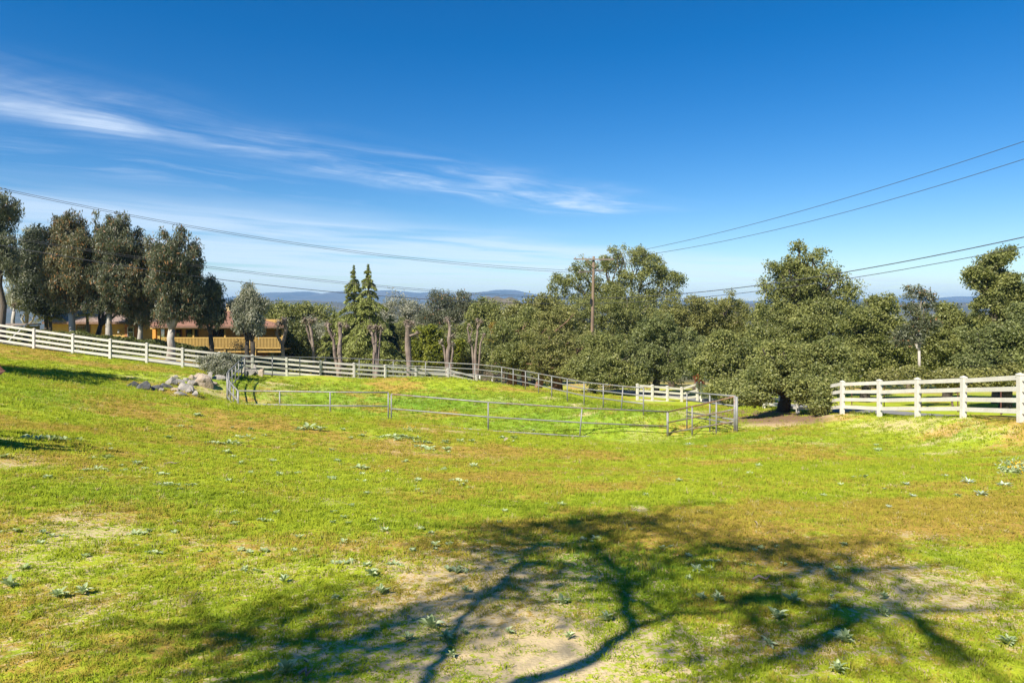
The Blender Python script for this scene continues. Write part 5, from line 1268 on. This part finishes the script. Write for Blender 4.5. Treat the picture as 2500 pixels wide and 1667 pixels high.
# ------------------------------------------------------------------ grass (tuft instances spread over the pasture)
tufts = bpy.data.collections.new('grass_tufts')
def tuft(seed, nb, h, spread, wd):
    r = np.random.default_rng(seed); V = []; Fc = []
    for i in range(nb):
        a = r.uniform(0, 6.28); rr = spread * math.sqrt(r.random()); b = np.array([math.cos(a) * rr, math.sin(a) * rr, -.006])
        d = np.array([math.cos(a + r.normal() * .8), math.sin(a + r.normal() * .8), 0]); hh = h * r.uniform(.45, 1.15); ln = r.uniform(.15, 1.0) * hh
        sd = np.array([-d[1], d[0], 0]) * wd * r.uniform(.7, 1.2)
        m_ = b + d * ln * .35 + np.array([0, 0, hh * .62]); t = b + d * ln + np.array([0, 0, hh * r.uniform(.7, 1.0)])
        k = len(V); V += [b - sd, b + sd, m_ + sd * .8, m_ - sd * .8, t]
        Fc += [[k, k + 1, k + 2, k + 3], [k + 3, k + 2, k + 4]]
    me = bpy.data.meshes.new('tuft'); me.from_pydata([tuple(v) for v in V], [], Fc); me.materials.append(M['grass'])
    o = bpy.data.objects.new('grass_tuft', me); tufts.objects.link(o)
for i in range(5): tuft(500 + i, 18, .034 if i < 4 else .065, .055, .0030)
for i in range(3): tuft(520 + i, 16, .022, .06, .0060)
def scatter():
    out = []
    for (y0, y1, dens, s) in ((1.9, 5.5, 520, .85), (5.5, 10, 290, 1.1), (10, 17, 125, 1.5), (17, 28, 46, 2.1), (28, 46, 20, 2.9), (46, 60, 9, 3.4)):
        area = 1.08 * (y1 ** 2 - y0 ** 2) + 6 * (y1 - y0)
        n = int(area * dens)
        Y = np.sqrt(rng.random(n) * (y1 ** 2 - y0 ** 2) + y0 ** 2); X_ = (rng.random(n) * 2 - 1) * (1.08 * Y + 3)
        out.append(np.column_stack([X_, Y, np.full(n, s)]))
    A = np.concatenate(out)
    keep = ~((A[:, 1] > 44) & (A[:, 0] > 8)) & ~((A[:, 0] > 15.6) & (A[:, 1] > 8)) & ~((A[:, 1] > 47) & (A[:, 0] < -12))
    A = A[keep]
    s, b, l = masks(A[:, 0], A[:, 1])
    nz = fbm(A[:, 0] * 1.6, A[:, 1] * 1.6, 3); nz2 = fbm(A[:, 0] / .28 + 7, A[:, 1] / .28, 3)
    sf = s * .85 + (nz - .5) * .8 + (nz2 - .5) * 1.3
    pr = 1 - .84 * sstep(sf, .32, .78)
    k = rng.random(len(A)) < pr
    A, s, b, l = A[k], s[k], b[k], l[k]
    n = len(A)
    z = ground(A[:, 0], A[:, 1])
    me = bpy.data.meshes.new('grass')
    me.vertices.add(n); me.vertices.foreach_set('co', np.column_stack([A[:, 0], A[:, 1], z]).astype(np.float32).ravel())
    tall = (1 - .45 * sstep(s, .3, .7)) * A[:, 2] * (.6 + .8 * fbm(A[:, 0] / 1.7, A[:, 1] / 1.7, 3)) * (1 + .5 * l) * (.7 + .6 * rng.random(n)) * (1 - .3 * np.clip(b, 0, 1))
    def at(nm, ty, v, key='value'):
        a = me.attributes.new(nm, ty, 'POINT'); a.data.foreach_set(key, np.ascontiguousarray(v).ravel())
    at('scl', 'FLOAT_VECTOR', np.column_stack([A[:, 2], A[:, 2], tall]).astype(np.float32), 'vector')
    at('rot', 'FLOAT_VECTOR', np.column_stack([rng.normal(size=n) * .12, rng.normal(size=n) * .12, rng.random(n) * 6.28]).astype(np.float32), 'vector')
    at('variant', 'INT', rng.integers(0, 8, n).astype(np.int32))
    at('brown', 'FLOAT', (b + (rng.random(n) - .5) * .6).astype(np.float32)); at('lush', 'FLOAT', l.astype(np.float32)); at('shade', 'FLOAT', rng.random(n).astype(np.float32))
    o = tag(meshobj('grass', me), 'short green and brownish pasture grass', 'grass', kind='stuff')
    ng = bpy.data.node_groups.new('grass_scatter', 'GeometryNodeTree')
    ng.interface.new_socket(name='Geometry', in_out='INPUT', socket_type='NodeSocketGeometry'); ng.interface.new_socket(name='Geometry', in_out='OUTPUT', socket_type='NodeSocketGeometry')
    N_, L_ = ng.nodes, ng.links
    gi, go = N_.new('NodeGroupInput'), N_.new('NodeGroupOutput')
    ci = N_.new('GeometryNodeCollectionInfo'); ci.inputs['Collection'].default_value = tufts; ci.inputs['Separate Children'].default_value = True; ci.inputs['Reset Children'].default_value = True
    ip = N_.new('GeometryNodeInstanceOnPoints'); ip.inputs['Pick Instance'].default_value = True
    def na(nm, ty):
        q = N_.new('GeometryNodeInputNamedAttribute'); q.data_type = ty; q.inputs[0].default_value = nm; return q.outputs[0]
    L_.new(gi.outputs[0], ip.inputs['Points']); L_.new(ci.outputs[0], ip.inputs['Instance'])
    L_.new(na('variant', 'INT'), ip.inputs['Instance Index']); L_.new(na('rot', 'FLOAT_VECTOR'), ip.inputs['Rotation']); L_.new(na('scl', 'FLOAT_VECTOR'), ip.inputs['Scale'])
    L_.new(ip.outputs[0], go.inputs[0])
    md = o.modifiers.new('grass_scatter', 'NODES'); md.node_group = ng
    print('grass tufts', n)
scatter()

# ------------------------------------------------------------------ trees standing behind and beside the camera (their shadows fall into view)
def lift(u, v, h):
    g = G(u, v, 1.2, 90); h = h * HS[0]
    return g - ldir * (h / -ldir.z) if False else Vector((g.x, g.y, g.z)) + (-ldir) * (h / -ldir.z)
HS = [1.0]
def shade_tree(label, foot, stems, clumps, leaf, seed, bark='bark', mat='oak', name='oak_tree', thin=1.0, twigs=0):
    r = np.random.default_rng(seed)
    o = Vector((foot[0], foot[1], gz(*foot)))
    root = empty(name, o, label, 'tree')
    mb = MB(); tips = []
    for st in stems:
        pts = []; rad = []
        for e in st:
            pts.append((Vector(e[:3]) if len(e) == 5 else lift(*e[:3])) - o if e[0] != 'foot' else Vector((0, 0, -.3))); rad.append((e[3] if e[0] != 'foot' else e[1]) * thin)
        fn = []; fr = []
        for i in range(len(pts) - 1):
            for k in range(4):
                t = k / 4; fn.append(pts[i].lerp(pts[i + 1], t) + Vector(r.normal(size=3)) * rad[i] * .35); fr.append(rad[i] * (1 - t) + rad[i + 1] * t)
        fn.append(pts[-1]); fr.append(rad[-1]); mb.tube(fn, fr, 8, jitter=.15)
        tips += fn[len(fn) // 2:]
    C = []
    for (u, v, h, rr, n) in clumps:
        c = lift(u, v, h) - o
        near_ = min(tips, key=lambda q: (q - c).length)
        for _ in range(4):
            e = c + Vector(r.normal(size=3)) * rr * .5
            mb.tube(bend(near_, e, 3, .06, random.Random(int(u + v))), [.022, .018, .012, .006], 5)
        rr *= 1.5; n = int(n * .30)
        nk = max(3, n // 14)
        kc = np.array(c) + r.normal(size=(nk, 3)) * rr * np.array([.55, .55, .4])
        C.append(np.repeat(kc, 14, 0) + r.normal(size=(nk * 14, 3)) * rr * .16)
    for q in (tips if twigs else []):
        for _ in range(twigs):
            d = Vector(unit(r.normal(size=3) * np.array([1, 1, .6]) + np.array([0, 0, .25]))) * float(r.uniform(.5, 1.5))
            m1, e1 = q + d * .5 + Vector(r.normal(size=3)) * .10, q + d + Vector(r.normal(size=3)) * .08
            mb.tube([q, m1, e1], [.020, .014, .006], 4)
            for k_ in range(4):
                p2 = q.lerp(e1, float(r.uniform(.3, 1))); d2 = Vector(unit(np.array(d) / d.length + r.normal(size=3) * .9)) * float(r.uniform(.2, .6))
                mb.tube([p2, p2 + d2 * .5 + Vector(r.normal(size=3)) * .03, p2 + d2], [.010, .007, .003], 3)
                nl = int(r.integers(1, 8)); C.append(np.array(p2 + d2 * .8) + r.normal(size=(nl, 3)) * .08)
    mb.build('trunk', M[bark], root, True)
    C = np.concatenate(C); n = len(C)
    s = leaf * (.6 + .8 * r.random(n))
    tag(meshobj('crown', leaves_mesh('crown', C, unit(r.normal(size=(n, 3)) + np.array([0, 0, .4])), unit(r.normal(size=(n, 3))), s, s * .55, r.random(n) * .92, M[mat]), root), kind='stuff')
HS[0] = 1.12
ft = lift(1287, 1667, 3.3)
shade_tree('spreading oak behind the camera whose branch shadow lies on the foreground', (ft.x, ft.y - .05),
    [[('foot', .26), (1287, 1667, 3.3, .20), (1446, 1609, 3.9, .18), (1552, 1530, 4.5, .165), (1532, 1460, 5.0, .14), (1528, 1418, 5.4, .12), (1491, 1367, 5.9, .10), (1440, 1310, 6.6, .07), (1480, 1270, 7.2, .03)],
     [(1552, 1530, 4.5, .12), (1640, 1500, 4.9, .10), (1765, 1494, 5.3, .085), (1848, 1462, 5.8, .065), (2020, 1488, 6.3, .045), (2220, 1500, 6.9, .02)],
     [(ft.x, ft.y, gz(ft.x, ft.y) + 2.5, .15, 1), (1040, 1668, 3.5, .13), (1085, 1590, 4.2, .125), (1128, 1507, 4.8, .12), (1210, 1437, 5.4, .11), (1290, 1354, 6.0, .10), (1300, 1330, 6.3, .09), (1240, 1290, 7.0, .04)],
     [(1290, 1354, 6.0, .06), (1340, 1290, 6.8, .04), (1460, 1265, 7.4, .02)],
     [(1532, 1460, 5.0, .09), (1610, 1385, 5.8, .065), (1720, 1335, 6.5, .045), (1940, 1330, 7.2, .018)],
     [(1528, 1418, 5.4, .07), (1560, 1310, 6.6, .045), (1620, 1255, 7.3, .02)],
     [(1765, 1494, 5.3, .05), (1900, 1410, 6.3, .03), (2080, 1390, 7.0, .015)],
     [(1085, 1590, 4.2, .05), (960, 1590, 5.0, .04), (780, 1575, 5.8, .03), (560, 1555, 6.6, .02)],
     [(960, 1590, 5.0, .035), (820, 1650, 5.6, .03), (560, 1660, 6.2, .02)]],
    [(1440, 1260, 7.2, .35, 150), (1600, 1270, 7.3, .35, 150), (1530, 1255, 7.3, .25, 80), (1300, 1285, 7.0, .35, 180), (1180, 1290, 7.0, .4, 150), (1090, 1310, 7.0, .3, 90), (1700, 1330, 6.7, .4, 170), (1850, 1330, 7.0, .4, 190), (1960, 1340, 7.1, .3, 110), (1640, 1370, 6.0, .3, 110),
     (1990, 1400, 6.9, .35, 160), (2100, 1390, 7.0, .4, 180), (2180, 1420, 7.0, .35, 130), (1760, 1400, 6.4, .3, 100), (2220, 1490, 6.9, .4, 150), (2060, 1490, 6.4, .35, 130), (1900, 1470, 6.0, .3, 90), (1330, 1330, 6.4, .35, 160), (1260, 1390, 6.0, .3, 110), (1400, 1385, 6.2, .25, 80),
     (760, 1585, 5.9, .4, 240), (640, 1560, 6.4, .4, 230), (520, 1575, 6.6, .35, 180), (680, 1650, 6.0, .4, 240), (540, 1660, 6.2, .4, 240), (420, 1620, 6.5, .35, 150), (860, 1620, 5.6, .3, 120), (930, 1480, 6.5, .3, 100), (1010, 1510, 6.0, .3, 110), (1150, 1440, 6.2, .3, 110),
     (2330, 1600, 6.8, .35, 140), (2250, 1570, 6.6, .3, 90), (1700, 1640, 6.2, .35, 140), (1620, 1665, 6.2, .3, 90), (1800, 1660, 6.2, .35, 120), (1180, 1550, 5.5, .25, 70), (2380, 1380, 7.0, .3, 80), (330, 1480, 6.8, .3, 70)], .075, 5, thin=.29, twigs=3)
HS[0] = 1.0
ft = lift(-420, 1030, 1.6)
shade_tree('leafless tree left of the camera casting the thin streaks on the left grass', (ft.x, ft.y),
    [[('foot', .2), (-420, 1030, 1.6, .14), (-200, 1068, 2.0, .15), (0, 1090, 2.4, .14), (110, 1097, 2.5, .10), (200, 1101, 2.6, .05)],
     [(-420, 1030, 1.6, .1), (-200, 1045, 2.0, .07), (0, 1076, 2.4, .07), (110, 1088, 2.5, .055), (300, 1104, 2.7, .035)],
     [(-200, 1045, 2.0, .05), (0, 1054, 2.3, .05), (60, 1060, 2.4, .045), (190, 1075, 2.6, .045)],
     [(-200, 1045, 2.0, .05), (0, 1064, 2.3, .045), (130, 1080, 2.5, .04), (230, 1092, 2.6, .03)]],
    [(188, 1075, 2.6, .05, 30), (40, 1094, 2.4, .08, 60)], .05, 6, 'bark', 'dry', 'bare_tree', 1.9)
ft = lift(-420, 880, 3.0)
shade_tree('dense tree out of view at the left shading the slope before the white fence', (ft.x, ft.y),
    [[('foot', .4), (-420, 880, 3.0, .32), (-200, 890, 5.0, .25), (60, 905, 7.5, .14), (250, 918, 9.0, .05)], [(-200, 890, 5.0, .2), (-60, 915, 7.0, .12), (160, 927, 8.5, .05)]],
    [(-120, 890, 7, 1.2, 3200), (-40, 898, 7.5, 1.2, 3600), (20, 905, 7.6, 1.0, 3000), (60, 903, 8, 1.0, 3000), (110, 913, 8, .9, 2600), (150, 908, 8.4, .9, 2600), (190, 918, 8.4, .8, 2200), (230, 915, 8.8, .7, 1800), (270, 922, 9, .6, 1300), (310, 925, 9.2, .4, 600), (180, 932, 8.2, .45, 900), (130, 928, 8, .6, 1300), (230, 934, 8.6, .35, 500)], .26, 8, 'bark', 'oak_d', 'dense_tree')

# ------------------------------------------------------------------ distant woods and the air
def woods():
    r = np.random.default_rng(9); C = []; n = 420
    x = r.uniform(-260, 300, n); y = r.uniform(120, 520, n)
    z = ground(x, y)
    for i in range(n):
        k = 110; R_ = r.uniform(2.5, 4.5)
        d = unit(r.normal(size=(k, 3))); d[:, 2] = np.abs(d[:, 2])
        C.append(np.array([x[i], y[i], z[i] + 1.5]) + d * R_ * np.array([1.2, 1.2, 1.3]) * r.uniform(.75, 1.05, (k, 1)))
    C = np.concatenate(C); m_ = len(C)
    tag(meshobj('distant_woods', leaves_mesh('distant_woods', C, unit(r.normal(size=(m_, 3)) + np.array([0, -.3, .6])), unit(r.normal(size=(m_, 3))), r.uniform(.9, 1.8, m_), r.uniform(.7, 1.2, m_), r.random(m_) * .92, M['oak'])), 'scrubby oak woods filling the valley beyond the near trees', 'woods', kind='stuff')
woods()
lo = np.array([1e9] * 3); hi = -lo
for o in scene.objects:
    if o.get('kind') == 'structure':
        c = np.array([o.matrix_world @ Vector(b) for b in o.bound_box]); lo = np.minimum(lo, c.min(0)); hi = np.maximum(hi, c.max(0))
lo -= np.array([20, 20, 1]); hi += np.array([20, 20, 2])
m, t = new_mat('haze_air')
pv = t.add('ShaderNodeVolumePrincipled'); pv.inputs['Density'].default_value = .00014
pv.inputs['Color'].default_value = (.32, .60, 1.0, 1); pv.inputs['Anisotropy'].default_value = 0.0
o = t.add('ShaderNodeOutputMaterial'); t.l.new(pv.outputs[0], o.inputs['Volume'])
hz_ = MB().box(tuple((lo + hi) / 2), tuple(hi - lo)).build('haze', m)
tag(hz_, 'thin bluish haze over the valley', 'haze', kind='stuff')
print('tris', sum(len(me.loop_triangles) if me.loop_triangles else sum(len(p.vertices) - 2 for p in me.polygons) for me in bpy.data.meshes if len(me.polygons) < 1) , 'quads', sum(len(me.polygons) for me in bpy.data.meshes))
